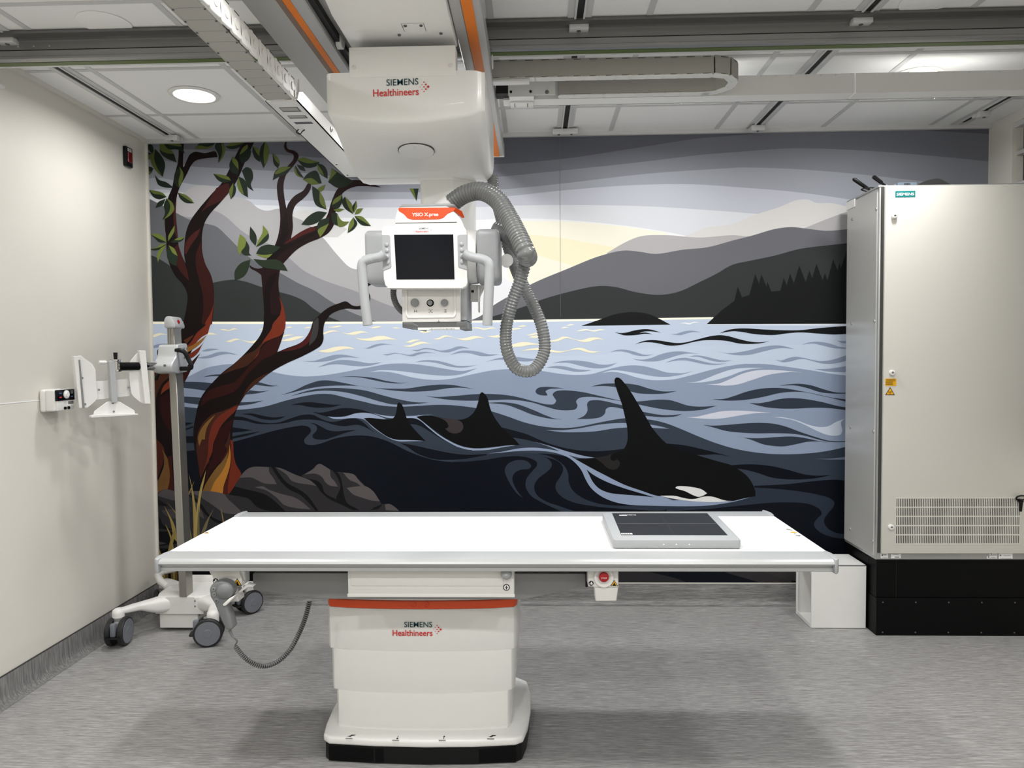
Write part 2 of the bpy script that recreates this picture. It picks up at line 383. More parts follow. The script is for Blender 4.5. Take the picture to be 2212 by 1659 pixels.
# ---------------------------------------------------------------- printed mural on the back wall
mural = thing('mural', 'wall-sized printed mural of arbutus trees, orcas and layered mountains on the back wall', 'mural', (2.47, -0.002, 1.4))
MURAL = """%painted_sky
92,94,103 -41,2819! 4971,2833! 5018,85! -121,75!
112,114,123 -43,2756 226,2740 469,2725 675,2708 1020,2678 1348,2639 1706,2612 2076,2619 2471,2642 2890,2696 3280,2748 3521,2763 3760,2785 4184,2793 4973,2741! 5018,85! -121,75!
134,137,146 -46,2649 313,2632 604,2614 1018,2580 1347,2536 1705,2525 2075,2543 2470,2575 2990,2622 3280,2652 3521,2667 3780,2681 4037,2674 4476,2639 4975,2583! 5018,85! -121,75!
158,162,171 -50,2537 316,2526 671,2501 994,2485 1235,2473 1621,2464 1896,2465 2135,2472 2470,2499 2990,2550 3473,2574 3521,2576 3818,2563 4184,2528 4478,2491 4978,2425! 5018,85! -121,75!
186,189,200 -52,2463 370,2456 669,2435 1015,2422 1425,2426 1786,2421 2153,2431 2470,2459 2890,2484 3232,2484 3522,2461 3818,2432 4162,2379 4480,2313! 5018,85! -121,75!
208,211,217 -53,2422 669,2402 1014,2386 1424,2377 2005,2371 2202,2376 2597,2373 2990,2359 3377,2329 3611,2307 4163,2251! 4183,83! -121,75!
228,229,231 -55,2339 1066,2323 1894,2294 2201,2301 2469,2289 2792,2257 3087,2210 3335,2155! 3339,82! -121,75!
232,230,214 2169,2306 2242,2286 2469,2280 2792,2251 3087,2204! 3254,2048! 2466,1840! 2165,1844!
232,225,196 2222,2208 2310,2201 2468,2183 2791,2122 3038,2078! 2712,1946! 2508,2030! 2276,2101!
222,223,228 2000,1918! 2100,1961 2189,1920! 2199,1876 2099,1818 1999,1794!
%painted_mountain
208,207,206 3198,2182! 3310,2227 3476,2251 3611,2303 3746,2344 3842,2382 3910,2384 3958,2365 4054,2361 4208,2318! 4212,1940! 3199,1953!
172,170,172 2743,2091! 2842,2148 2940,2186 3086,2191 3281,2174 3476,2185 3573,2177 3766,2199! 3892,2221! 4036,2277 4208,2338! 4212,1940! 2743,1958!
104,105,111 1838,1672! 1938,1705 1998,1732 2059,1783 2149,1837 2318,1924 2497,1996 2694,2072 2841,2104 2939,2095 3028,2082 3184,2104 3330,2117 3476,2154 3592,2182 3718,2217 3815,2227 3911,2216 4017,2203 4142,2211 4209,2217! 4215,1662! 1838,1686!
104,103,104 4500,2441! 4550,2469 4601,2487 4659,2493 4710,2467 4769,2437!
206,206,206 881,2331! 882,2351 944,2366 1013,2359 1108,2321 1203,2252! 1147,2205! 879,2209!
168,167,170 143,2447! 214,2476 277,2516 340,2525 409,2509 491,2462 573,2445 625,2423 669,2385 724,2368 800,2378 881,2331 943,2303 1011,2248 1058,2203 1145,2097 1213,2028 1261,2014 1323,2040 1420,2093 1523,2106 1659,2043 1793,1893 1867,1810 1928,1783! 1927,1682! 123,1700!
142,142,147 175,2355! 265,2337 364,2378 405,2373 474,2336 548,2268 617,2219 733,2170 849,2087 937,2011 1046,1956 1142,1920 1245,1885 1418,1809 1586,1752 1757,1696! 1756,1683! 158,1699!
98,100,105 -17,2466! 45,2432 114,2397 176,2362 251,2323 348,2298 417,2277 485,2214 546,2152 634,2076 682,2055 798,1996 901,1937 1004,1888 1085,1833 1181,1777 1277,1735 1416,1686! -39,1701!
50,53,53 -26,2126! 43,2101 139,2042 311,1930 381,1943 451,1956 520,1961 589,1947 679,1916 789,1884 865,1862 933,1831 988,1786 1043,1751 1180,1695! -38,1707!
52,55,56 1998,1705! 2238,1777 2367,1825 2545,1872 2693,1898 2792,1891 2910,1860 3047,1842 3164,1860 3282,1913 3379,1960 3476,2013 3573,2034 3719,2063 3864,2100 4018,2118 4153,2131! 4157,1683!
26,28,28 3326,1667! 3409,1744! 3487,1802! 3506,1885! 3532,1822! 3574,1836! 3608,1958! 3628,1901! 3644,1954! 3674,1881! 3678,1913! 3702,1854! 3754,1858! 3773,1934! 3790,1889! 3809,1957! 3832,1901! 3862,2005! 3900,1907! 3921,1975! 3937,1929! 3961,2012! 3998,1916! 4010,1959! 4025,1915! 4057,2037! 4083,1973! 4094,2018! 4102,1983! 4132,2077! 4153,2097! 4157,1661!
%painted_sea
190,203,223 -74,1710! 886,1703 1500,1698 2394,1700 3049,1703 3365,1705 4328,1704! 4346,84! -121,75!
250,247,228 -74,1716! 886,1706 1500,1701 2394,1704 3049,1706 3365,1708! 3365,1697! 3049,1695! 2394,1691! 1500,1689! 886,1692! -74,1702!
26,28,28 2589,1664! 2692,1698 2791,1731 2890,1743 2988,1729 3116,1666!
26,28,28 3326,1667! 3409,1744! 4156,1785! 4157,1661!
224,231,243 3326,1667! 4157,1661! 4157,1649! 3326,1663!
194,207,226 565,1482! 1073,1457 1578,1478 2079,1509 2576,1485 3069,1535 4142,1540! 4144,1294! 561,1320!
140,154,178 -51,1325! 99,1344 213,1379 254,1398 332,1433 409,1449 496,1455 613,1441 735,1407 816,1389 918,1378 1020,1381 1121,1394 1223,1412 1324,1430 1425,1447 1501,1451 1576,1448 1677,1435 1777,1417 1877,1403 1972,1419! 1887,1386 1806,1375 1726,1378 1626,1389 1525,1403 1450,1410 1384,1411 1324,1401! 1399,1404 1475,1394 1575,1368 1676,1353 1751,1351 1826,1359 1927,1380 2027,1400 2078,1407 2176,1413 2276,1412 2372,1397 2427,1387 2501,1377 2575,1374 2650,1379 2724,1399 2798,1418 2872,1428 2946,1425 3020,1407 3092,1385 3141,1381 3190,1380 3254,1394! 3190,1373 3141,1364 3094,1359 3020,1362 2921,1380 2823,1397 2764,1399 2709,1384! 2773,1391 2847,1378 2921,1355 2995,1341 3069,1339 3141,1345 3239,1368 3337,1394 3435,1416 3533,1430 3582,1432 3679,1428 3777,1415 3874,1400 3972,1384 4044,1371 4152,1357! 4162,201! -84,197!
140,154,178 3952,1399! 4010,1398 4068,1403 4155,1417! 4156,1376! 4020,1384
54,63,76 -54,1218! 95,1210 182,1201 269,1191 403,1181 521,1180 582,1184 685,1198 813,1233 915,1257 1018,1272 1094,1269 1169,1251 1270,1227 1371,1203 1462,1193 1522,1192 1623,1197 1749,1202 1850,1196 1965,1180 2055,1160 2150,1129 2250,1093 2350,1070 2424,1061 2499,1059 2574,1066 2673,1086 2773,1105 2852,1115 2961,1109 3020,1101 3092,1082 3166,1053 3289,1000 3387,962 3486,932 3584,912 3682,900 3780,896 3878,898 3975,906 4072,922 4155,942! 4162,201! -84,197!
14,18,27 -62,946! 185,929 346,951 490,986 604,1016 758,1056 861,1076 922,1081 955,1069 962,1045 941,1020 920,994 926,973 960,964 1011,970 1114,1004 1216,1019 1292,1019 1368,1005 1443,977 1544,926 1644,887 1745,864 1820,858 1921,861 2021,872 2112,886! 2222,898 2347,906 2447,897 2532,876 2596,836 2636,780 2670,715 2745,644 2869,599 3092,586! 4159,584! 4163,151! -85,146!
14,18,26 3607,709! 3732,714 3830,721 3928,733 4025,742 4098,743 4162,734! 4168,70! 2992,68! 2992,585! 3339,591 3511,620 3610,647
54,63,76 186,1351! 253,1350 315,1347 366,1341! 323,1296! 252,1307 170,1316!
54,63,76 169,1263! 240,1259 302,1254! 280,1212! 229,1219 168,1229!
18,22,30 164,1106! 247,1102! 187,1086
18,22,30 163,1054! 241,1082! 246,1074! 189,1056
16,20,28 162,1021! 255,1021! 254,980! 161,978!
50,58,70 161,978! 254,978! 253,936! 160,927!
14,18,27 160,927! 253,936! 284,558! 150,558!
54,63,76 642,1348! 688,1335 738,1324 777,1324! 723,1319 662,1325 611,1333!
54,63,76 595,1297! 661,1290 717,1295! 635,1277 569,1271!
54,63,76 532,1224! 609,1227 680,1235! 608,1214 516,1203!
54,63,76 310,1378! 357,1390 428,1396! 433,1382! 367,1383
54,63,76 783,1266! 865,1293 942,1328 1019,1351 1070,1353 1120,1346 1196,1331 1272,1315 1373,1304 1474,1300 1549,1301 1650,1315 1751,1323 1826,1319 1886,1308 1956,1294! 1876,1303 1801,1301 1700,1287 1624,1282 1549,1282 1448,1291 1347,1305 1247,1318 1145,1321 1069,1319 1018,1315 941,1302 865,1284
54,63,76 839,1258! 916,1283 992,1300 1094,1307 1196,1303 1297,1290 1397,1262 1498,1236 1598,1218 1679,1216! 1598,1207 1497,1204 1447,1208 1371,1227 1271,1257 1170,1281 1069,1291 1018,1290 941,1281
54,63,76 1136,1372! 1197,1376 1273,1374 1348,1365 1424,1347 1499,1336 1560,1336! 1499,1331 1424,1337 1348,1352 1273,1368 1197,1373
54,63,76 1654,1256! 1725,1249 1825,1254 1925,1262 2001,1265 2077,1263 2152,1256 2226,1241 2326,1213 2386,1200 2425,1202 2438,1222 2426,1242 2418,1260 2436,1277 2476,1283 2525,1281 2600,1271 2699,1248 2773,1230 2851,1212! 2773,1225 2699,1238 2624,1243 2575,1236 2557,1216 2565,1191 2554,1171 2515,1164 2450,1167 2375,1187 2301,1210 2226,1224 2151,1230 2076,1228 1975,1225 1875,1226 1775,1234 1699,1247
54,63,76 2016,1211! 2076,1214 2126,1214 2201,1204 2300,1168 2375,1135 2425,1117 2479,1110! 2400,1115 2300,1138 2226,1168 2151,1196 2076,1207
54,63,76 2316,1278 2331,1298 2376,1305 2426,1302 2488,1295! 2436,1294 2396,1290 2376,1277 2383,1265 2386,1255 2356,1254 2326,1263
54,63,76 2622,1201 2634,1218 2674,1224 2723,1218 2797,1200 2837,1191! 2844,1167! 2787,1180 2753,1181 2733,1168 2728,1145 2703,1123 2648,1113 2559,1111! 2604,1131 2624,1161
54,63,76 2647,1305! 2709,1319 2773,1322 2852,1321 2921,1311 2995,1288 3069,1273 3153,1274! 3079,1260 2995,1258 2921,1263 2847,1284 2788,1300 2724,1307
54,63,76 2896,1212! 2970,1218 3044,1224 3109,1221 3158,1207 3217,1188 3291,1181 3387,1186! 3305,1163 3217,1156 3143,1158 3044,1171 2970,1186 2911,1199!
54,63,76 2931,1157! 3020,1139 3094,1131 3185,1138! 3143,1124 3069,1119 3010,1124 2951,1129!
138,152,176 2374,1047! 2474,1046 2574,1056 2698,1078 2797,1086 2871,1086! 2871,1061! 2772,1053 2673,1038 2574,1033 2474,1034
138,152,176 2990,1077! 3049,1066 3108,1051! 3044,1054 2995,1059!
140,154,178 2018,1454! 2079,1474 2139,1483 2203,1484 2263,1476 2338,1467! 2278,1457 2218,1458 2153,1466 2079,1467
140,154,178 2759,1508! 2798,1520 2848,1521 2902,1509 2961,1491 3018,1492! 2966,1482 2912,1487 2858,1505 2808,1512
140,154,178 2417,1444! 2477,1457 2551,1460 2625,1452 2699,1435 2749,1434 2801,1444! 2754,1421 2699,1412 2640,1416 2576,1430 2516,1445 2467,1447
140,154,178 2377,1418! 2437,1429 2501,1423 2565,1408 2650,1401! 2600,1393 2551,1393 2486,1406 2427,1416
140,154,178 2887,1468! 2946,1462 3000,1471 3059,1493 3118,1506 3177,1508 3231,1501 3285,1492! 3217,1495 3158,1485 3092,1465 3045,1453 2995,1450 2941,1454
24,26,28 2904,1552! 2951,1570 3000,1577 3059,1572 3092,1566 3151,1558 3200,1561 3288,1582 3347,1596 3405,1602 3454,1595 3513,1578 3571,1564 3630,1558 3693,1563! 3640,1552 3571,1548 3513,1552 3445,1567 3386,1572 3312,1572 3249,1563 3190,1549 3131,1542 3092,1545 3050,1555 3000,1563 2951,1563
24,26,28 2784,1626! 2818,1620 2853,1622 2897,1633 2951,1641 2996,1639 3062,1620! 2996,1628 2961,1627 2932,1620! 2971,1621 3013,1610! 2966,1614 2922,1608 2873,1605 2838,1607
24,26,28 3400,1613! 3444,1630 3498,1639 3557,1640 3654,1633 3776,1627 3873,1627 3970,1637 4066,1644 4153,1649! 4154,1602! 4067,1599 3970,1606 3873,1613 3800,1609 3727,1600 3678,1600 3605,1606 3532,1619 3483,1624 3444,1620
140,154,178 3112,1611! 3146,1612 3190,1625 3224,1630 3254,1628 3295,1618! 3249,1621 3215,1615 3175,1604 3141,1606
140,154,178 3391,1506! 3450,1496 3508,1500 3581,1513 3654,1531 3727,1539 3776,1534 3839,1516! 3776,1522 3728,1519 3655,1503 3582,1486 3523,1482 3464,1489
140,154,178 3878,1542! 3931,1556 3985,1557 4043,1546 4096,1528 4154,1519! 4154,1514! 4067,1519 4004,1534 3946,1547
140,154,178 4081,1564! 4111,1561 4154,1561! 4154,1546! 4111,1550
140,154,178 3723,1454! 3762,1450 3796,1462 3840,1471 3883,1466 3947,1451 3995,1444 4058,1452 4155,1483! 4155,1449! 4087,1432 4044,1427 3995,1431 3947,1443 3898,1456 3864,1456 3816,1444 3772,1439
140,154,178 3082,1441! 3131,1460 3190,1471 3249,1462 3313,1446 3367,1435 3445,1435! 3386,1427 3327,1429 3264,1442 3205,1454 3151,1454
140,154,178 3220,1477! 3264,1484 3313,1478 3376,1462 3425,1453 3479,1453! 3425,1444 3376,1447 3327,1460 3278,1475
200,211,228 3205,1325! 3264,1328 3313,1343 3386,1372 3460,1396 3509,1405 3582,1408 3660,1406! 3592,1401 3533,1388 3460,1361 3386,1339 3313,1326 3254,1323
207,212,226 3330,1313! 3396,1317 3460,1341 3533,1373 3606,1391 3679,1395 3753,1392 3826,1385 3889,1378! 3816,1381 3743,1375 3680,1364 3582,1333 3509,1311 3445,1304 3387,1307
205,208,222 3205,1119! 3264,1121 3338,1137 3411,1152 3485,1156 3558,1154 3632,1148 3708,1142! 3632,1141 3559,1133 3485,1121 3412,1110 3338,1108 3264,1113
198,208,224 3705,1119! 3779,1114 3852,1097 3925,1069 3989,1056 4037,1061 4081,1085 4132,1105! 4112,1085 4113,1063 4119,1038 4111,1013 4081,1004 4033,1009 3974,1032 3901,1069 3827,1099
50,58,71 3360,1225! 3426,1226 3485,1242 3558,1267 3631,1283 3704,1289 3778,1286 3875,1269 3972,1249 4060,1229 4157,1216! 4157,1200! 4046,1229 3973,1246 3899,1262 3826,1265 3753,1258 3656,1236 3558,1220 3475,1215 3411,1218
50,58,71 3748,1302! 3802,1309 3865,1312 3933,1303 4011,1278 4079,1260 4157,1257! 4157,1252! 4060,1253 3987,1262 3914,1286 3841,1302
50,58,71 3575,1201! 3632,1199 3680,1206 3754,1223 3817,1228 3900,1222 3997,1204 4094,1179 4158,1169! 4158,1152! 4046,1167 3949,1170 3851,1166 3754,1167 3681,1174 3622,1187
50,58,71 3306,1073! 3363,1068 3436,1071 3534,1079 3632,1083 3720,1077 3789,1060 3877,1027 3974,994 4048,974 4160,971! 4160,967! 4048,968 3975,984 3901,1005 3828,1017 3730,1021 3608,1021 3510,1027 3436,1037 3367,1057
50,58,71 3493,1008! 3544,996 3633,992 3730,998 3828,1001 3901,992 3975,975 4048,962! 3975,971 3916,969 3853,956 3780,943 3721,945 3657,956 3584,984
140,154,178 1266,1548! 1306,1545 1352,1563 1397,1571 1468,1562! 1417,1564 1372,1555 1326,1542
140,154,178 1578,1531! 1618,1532 1658,1542 1703,1537 1753,1526 1809,1534 1849,1548 1884,1549 1926,1536! 1879,1538 1839,1526 1798,1515 1753,1518 1698,1532 1653,1534 1613,1523
140,154,178 1404,1506! 1442,1508 1477,1515 1517,1509 1567,1503 1618,1516 1663,1519 1718,1510! 1668,1512 1628,1505 1587,1493 1547,1498 1502,1509 1467,1508 1431,1499
140,154,178 1808,1500! 1868,1522 1919,1525 1978,1517 2038,1502 2103,1501! 2048,1491 1988,1492 1928,1508 1878,1511
140,154,178 1597,1458! 1652,1469 1718,1467 1788,1452 1847,1435 1903,1433 1968,1437! 1912,1426 1867,1423 1802,1431 1727,1452 1662,1460
140,154,178 920,1470! 991,1471 1047,1488 1113,1505 1159,1507 1204,1500 1265,1486! 1199,1490 1149,1488 1087,1472 1021,1465 971,1466
140,154,178 1011,1432! 1072,1457 1133,1473 1189,1474 1249,1466 1325,1454 1401,1460! 1345,1443 1289,1436 1224,1439 1148,1448 1087,1447
140,154,178 304,1535! 340,1547 376,1550 417,1544! 371,1539 335,1533
140,154,178 277,1495! 349,1509 401,1527 442,1530 483,1524 528,1510! 462,1517 411,1508 359,1494 323,1491
140,154,178 -19,1560! 33,1577 85,1583! 84,1572! 38,1559 -19,1552!
243,236,208 417,1662! 445,1666 476,1660 507,1671 534,1662! 506,1662 476,1654 445,1659
243,236,208 456,1591! 490,1603 520,1609 556,1599 607,1591 658,1602! 647,1583 601,1583 541,1600 515,1598 484,1587
243,236,208 348,1645! 373,1644 406,1633! 373,1633 345,1633!
243,236,208 -17,1624! 19,1637 51,1646 76,1642 104,1635! 60,1635 29,1624 -17,1619!
243,236,208 657,1659! 690,1672! 685,1661!
243,236,208 819,1670! 842,1677 865,1674! 842,1669
243,236,208 928,1665! 954,1674 974,1674! 966,1667!
243,236,208 803,1623! 831,1629 879,1626! 841,1623 803,1615!
243,236,208 792,1595! 841,1607 882,1618 938,1617! 922,1612 886,1600 846,1591 795,1591!
243,236,208 1008,1529! 1063,1538 1114,1552 1165,1556 1205,1552 1240,1539! 1190,1541 1139,1532 1083,1520 1048,1522
243,236,208 1056,1672! 1096,1672 1142,1680 1165,1676! 1121,1668 1086,1669
243,236,208 1045,1636! 1086,1650 1116,1652 1156,1640 1197,1634 1242,1644 1283,1646 1328,1634! 1282,1636 1237,1624 1196,1627 1146,1642 1111,1645 1045,1626!
243,236,208 1234,1607! 1287,1601 1327,1604 1378,1615 1418,1615 1458,1603 1501,1593! 1453,1595 1408,1594 1352,1587 1302,1589 1267,1596
243,236,208 1331,1663! 1369,1674 1404,1672! 1369,1663
243,236,208 1462,1663! 1482,1666 1522,1661! 1484,1660
243,236,208 1622,1638! 1660,1645 1700,1639! 1659,1631
243,236,208 1704,1594! 1739,1601 1775,1616 1805,1613 1849,1598 1894,1598 1949,1610 1979,1608 2022,1595! 1974,1598 1929,1587 1899,1584 1859,1593 1809,1607 1779,1606 1744,1592
243,236,208 1543,1576! 1584,1591 1609,1593 1639,1588! 1604,1584 1573,1574
243,236,208 1525,1555! 1568,1559 1609,1575 1644,1579 1701,1565! 1649,1568 1608,1558 1568,1549
243,236,208 1920,1655! 1965,1662 2020,1655 2055,1661 2095,1655! 2050,1652 2015,1646 1970,1655
243,236,208 2024,1611! 2069,1611 2119,1620! 2119,1602! 2069,1601
243,236,208 2207,1664! 2245,1671 2269,1667! 2240,1662
243,236,208 2180,1652! 2220,1656 2239,1649! 2180,1644!
243,236,208 2264,1612! 2294,1619 2339,1633! 2339,1623! 2299,1611
243,236,208 2279,1600! 2309,1609 2344,1611! 2343,1598! 2309,1596
243,236,208 2398,1576! 2448,1588 2477,1601 2507,1600 2552,1585 2591,1581 2641,1594 2680,1595 2730,1581! 2680,1584 2641,1572 2606,1568 2556,1580 2507,1592 2482,1587 2447,1574 2398,1572!
243,236,208 2154,1550! 2229,1570 2269,1571 2308,1564 2358,1555! 2279,1554 2239,1546 2154,1541!
243,236,208 2233,1520! 2288,1532 2348,1537! 2407,1525 2467,1516 2517,1522 2556,1533 2596,1533 2640,1516 2695,1512! 2660,1504 2620,1509 2576,1523 2526,1520 2462,1507 2410,1511 2348,1522 2293,1523 2263,1521
243,240,225 2465,1650! 2488,1659 2517,1656! 2488,1651
243,240,225 2500,1666! 2527,1675 2554,1671! 2522,1666
243,240,225 2557,1632! 2586,1641 2616,1645 2656,1638 2700,1643 2740,1638! 2700,1636 2665,1629 2621,1638 2596,1634
238,241,244 3166,1672! 3200,1678 3224,1674 3254,1681 3285,1676! 3249,1674 3224,1666 3195,1672
18,22,30 843,1207! 904,1219 965,1222 1016,1217 1092,1207 1148,1206! 1092,1193 1016,1189 960,1194 899,1206
18,22,30 977,1164! 1026,1159 1077,1168 1143,1184 1199,1185 1269,1175 1340,1151 1420,1117! 1330,1144 1269,1157 1229,1152 1167,1135 1106,1131 1066,1135 1025,1146
18,22,30 540,1154! 607,1156 683,1140 739,1132 811,1139! 770,1122 719,1117 657,1125 596,1146
18,22,30 484,1140! 545,1136 631,1110 708,1097 769,1102 841,1126 913,1146 979,1145 1019,1125 1065,1107 1116,1104 1167,1117 1212,1124 1255,1115 1290,1091 1323,1058 1353,1035! 1298,1068 1257,1083 1232,1085 1166,1077 1100,1087 1055,1102 1004,1114 938,1119 872,1114 810,1099 718,1092 631,1095 555,1115 483,1119!
18,22,30 477,1075! 543,1065 605,1056! 543,1047 476,1041!
18,22,30 476,1016! 553,1032 656,1049! 578,1024 475,1003!
18,22,30 950,1099! 991,1092 1026,1074 1066,1054 1112,1046 1178,1051 1239,1054! 1178,1038 1101,1013 1050,998 1004,998 974,1009 972,1024 995,1049 1000,1069 986,1087
150,165,192 1066,1136! 1117,1132 1178,1137 1234,1153 1285,1157 1340,1149 1423,1117! 1370,1118 1284,1125! 1329,1082 1379,1042 1429,1010 1479,994 1545,991 1656,986! 1570,984 1494,984 1449,997 1399,1025 1339,1068 1289,1114 1249,1124 1208,1125 1142,1120 1101,1122
150,165,192 1340,1154! 1401,1141 1461,1135 1502,1138! 1501,1118! 1456,1123 1421,1127
18,22,30 1522,1121! 1587,1122 1627,1104 1682,1056 1742,1008 1817,965! 1747,1000 1682,1041 1632,1072 1597,1084 1551,1087!
150,165,192 1522,1135! 1597,1137 1648,1142 1703,1142! 1668,1139 1633,1137 1602,1131! 1637,1104 1682,1066 1732,1026 1802,983 1872,952 1947,939 2023,941 2129,953 2188,958! 2129,943 2023,929 1947,928 1872,939 1797,975 1732,1016 1672,1066 1622,1109 1587,1122 1522,1123!
52,61,74 1556,1087! 1597,1083 1637,1066 1697,1031 1762,990 1832,955 1922,929 2023,926 2129,941 2218,950! 2218,920 2123,913 2022,906! 1922,914 1821,922 1721,940 1620,963 1509,972! 1570,976 1656,983! 1611,1031
16,20,28 1501,973! 1582,960 1682,937 1808,911 1908,901 2019,904! 2024,893 1908,878 1807,872 1722,874 1656,889 1596,915 1546,950
18,22,29 2106,1066! 2186,1045 2261,1023 2361,979 2460,946 2560,926 2659,919 2744,922 2853,934! 2783,905 2714,885 2664,879 2585,894 2485,925 2410,950 2336,971 2306,977 2246,991 2176,1003!
52,61,74 2176,1004! 2256,990 2306,977 2386,951 2458,920! 2385,935 2311,941 2236,937 2135,921 2035,907 1934,902! 1935,926! 2035,930 2110,947 2171,955 2221,957!
150,165,192 1935,939! 2010,939 2085,947 2151,955 2196,956! 2135,948 2060,935 1985,928 1935,926!
142,157,184 2027,908! 2110,918 2210,937 2296,942 2375,935 2458,920! 2386,951 2306,978! 2386,955 2485,924 2585,895 2664,880! 2609,877 2560,883 2512,897! 2555,870 2634,825 2733,774 2833,724 2932,689 3037,658! 3130,623! 3608,648! 3510,620 3436,605 3338,592 3239,588 3092,589 2981,592 2882,596 2783,614 2703,649 2643,699 2609,755 2589,800 2559,840 2510,881 2435,909 2360,921 2285,924 2185,920 2085,911
12,16,22 2617,810! 2654,780 2733,737 2832,699 2932,668 3021,641! 2932,651 2832,659 2753,669 2693,694 2654,735 2634,775
46,54,67 1808,861! 1934,883 2035,900 2135,910 2235,912 2310,907 2385,894 2435,871 2485,831 2507,785 2511,735 2534,685 2593,639 2683,606 2782,593 2882,591 3092,587! 3092,570 2782,577 2633,593 2533,614 2464,650 2434,690 2434,725 2459,765 2477,806 2470,836 2435,866 2385,881 2355,885! 2385,876 2410,846 2405,821 2374,791 2329,756 2304,710 2318,660 2373,619 2458,589 2558,554! 2473,554! 2348,614 2283,655 2254,706 2259,756 2294,801 2322,836 2320,856 2285,877 2215,891 2135,888 2035,878 1934,864 1808,856!
46,54,67 2129,807 2145,842 2185,864 2230,869 2265,859 2287,831 2275,816 2224,809 2189,791 2174,761 2179,731 2198,691 2238,635! 2198,670 2149,746
44,52,65 3595,699! 3732,691 3879,674 3977,656 4050,633 4077,606 4066,576 4037,541 4017,506 4022,476 4057,441 4106,424 4165,419! 4165,390! 4077,399 4003,426 3964,461 3959,486 3978,514 4002,541 3992,566 3953,591 3904,604 3831,609 3733,609 3634,602 3536,592 3438,582 3339,572 3092,558! 3092,588! 3339,591 3511,620 3610,647!
12,16,24 3466,831! 3535,836 3609,836 3707,826 3805,803 3903,776 3976,768 4054,772! 3976,755 3879,747 3781,749 3707,759 3634,784 3560,804 3496,814!
15,18,25 3032,973! 3092,963 3190,953 3314,925 3412,899 3466,884! 3388,897 3314,895 3260,894! 3190,913 3092,948
112,124,143 3956,868! 4049,869 4160,882! 4161,863! 4049,864
44,43,46 2650,226! 2860,222 3017,186 3153,152 3215,128! 2650,127!
50,48,50 3335,225! 3610,224! 3828,160! 3828,126! 3657,126! 3486,176
58,54,55 3610,225! 4002,225! 4003,129! 3803,146 3683,187
58,54,55 3403,224! 3506,221! 3579,196! 3486,210
%painted_orca
14,15,17 1284,1124! 1319,1126 1370,1121 1420,1116 1456,1120 1476,1143 1485,1183 1490,1211 1498,1217 1513,1208 1527,1178 1542,1127 1552,1105 1571,1077 1611,1031 1656,985! 1570,991 1479,994 1429,1010 1379,1043 1329,1083
%painted_orca
14,15,17 1602,1130! 1638,1138 1673,1139 1723,1131 1773,1121 1844,1112 1884,1115 1919,1130 1950,1160 1970,1205 1981,1250 1988,1270 1998,1275 2016,1262 2031,1235 2045,1180 2065,1134 2105,1074 2117,1059 2149,1029 2189,993 2219,958! 2149,958 2073,950 1972,941 1922,944 1847,965 1772,1005 1722,1041 1672,1079 1632,1109
60,54,56 1703,1135! 1773,1120 1844,1112 1874,1095 1883,1065 1868,1040 1833,1029 1798,1038 1773,1058! 1793,1068 1788,1091 1763,1114
%painted_orca
14,15,17 2793,1356 2786,1347 2785,1329 2803,1269 2827,1200 2844,1130 2859,1055 2861,995 2854,960 2836,931 2782,906 2732,888 2662,878! 2598,875 2553,872! 2637,823 2737,770 2836,720 2935,684 3040,650 3092,650 3141,650! 3240,628 3365,617 3477,618 3543,633 3614,647! 3614,672 3599,716 3565,767 3506,812 3476,831 3388,857 3274,892 3190,921 3092,961! 3049,1004 3005,1059 2965,1129 2921,1204 2882,1269 2847,1319 2813,1354
40,37,38 2664,880! 2714,887 2759,900 2793,915! 2764,895 2759,875 2778,860 2798,872! 2816,849 2803,819 2778,808 2743,817 2704,852
226,227,227 3144,698 3151,706 3191,708 3250,701 3299,688 3330,665! 3304,650 3280,644 3250,653 3200,678 3161,690
226,227,227 3053,651! 3141,650 3181,640 3230,631 3265,633 3299,643 3339,647 3373,642 3408,630 3447,620 3477,620! 3388,613 3289,615 3191,624 3092,641
%painted_tree
24,17,17 201,2788! 194,2673 171,2592 152,2511 126,2451 106,2369 102,2301 109,2206 110,2124 126,2056 159,1987 206,1931 229,1876 224,1808 196,1699 177,1643 126,1568 55,1513 -11,1445! -26,910! 137,909! 128,1118 146,1257 184,1360 208,1464 244,1532 303,1628 346,1669 368,1697 376,1765 391,1854 390,1916 375,1991 342,2060 326,2135 326,2217 341,2291 377,2352 448,2425 519,2506 563,2579 592,2646 628,2720 660,2780! 588,2781! 538,2687 494,2601 458,2540 387,2467 308,2380 258,2313 232,2252 220,2184 216,2116 223,2061! 204,2102 184,2164 179,2232 174,2314 169,2389 182,2463 201,2517 244,2591 274,2645 302,2671 371,2684 434,2689! 421,2723 358,2714 296,2722 265,2706 246,2672 225,2632 232,2787!
66,31,29 319,2271! 263,2231 227,2184 217,2123! 225,2116 254,2163 304,2231
52,24,22 326,2203! 288,2115 286,2047 304,1958 323,1875 324,1779 315,1698 375,1697! 391,1854 375,1984 342,2060 326,2135
112,46,30 389,1820! 369,1765 333,1697 368,1697!
58,27,25 178,2178! 204,2102 229,2027 242,1958! 208,1993 167,2055 156,2151
58,28,27 422,2507! 492,2533 498,2486 448,2432 364,2393 322,2359!
64,32,30 178,2450! 172,2355 176,2246 178,2185! 159,2273 158,2369
66,38,26 -7,1416! 45,1436 111,1415! 110,1384! 63,1344 36,1299 8,1223 -14,1182!
115,50,32 115,1369! 67,1324 48,1273! 72,1293 113,1319!
42,19,19 45,1258! 113,1298! 113,1034! 71,1095 47,1162 39,1223
84,44,30 198,1601! 260,1631 218,1581!
112,46,30 373,1725! 323,1680 281,1645 239,1585 202,1555! 259,1575 311,1620 348,1640!
142,97,46 340,1630! 290,1595 249,1570 207,1550 211,1523! 269,1555 310,1590
112,46,30 347,1635! 310,1575 258,1535 201,1500! 200,1480! 247,1495 283,1524 310,1570
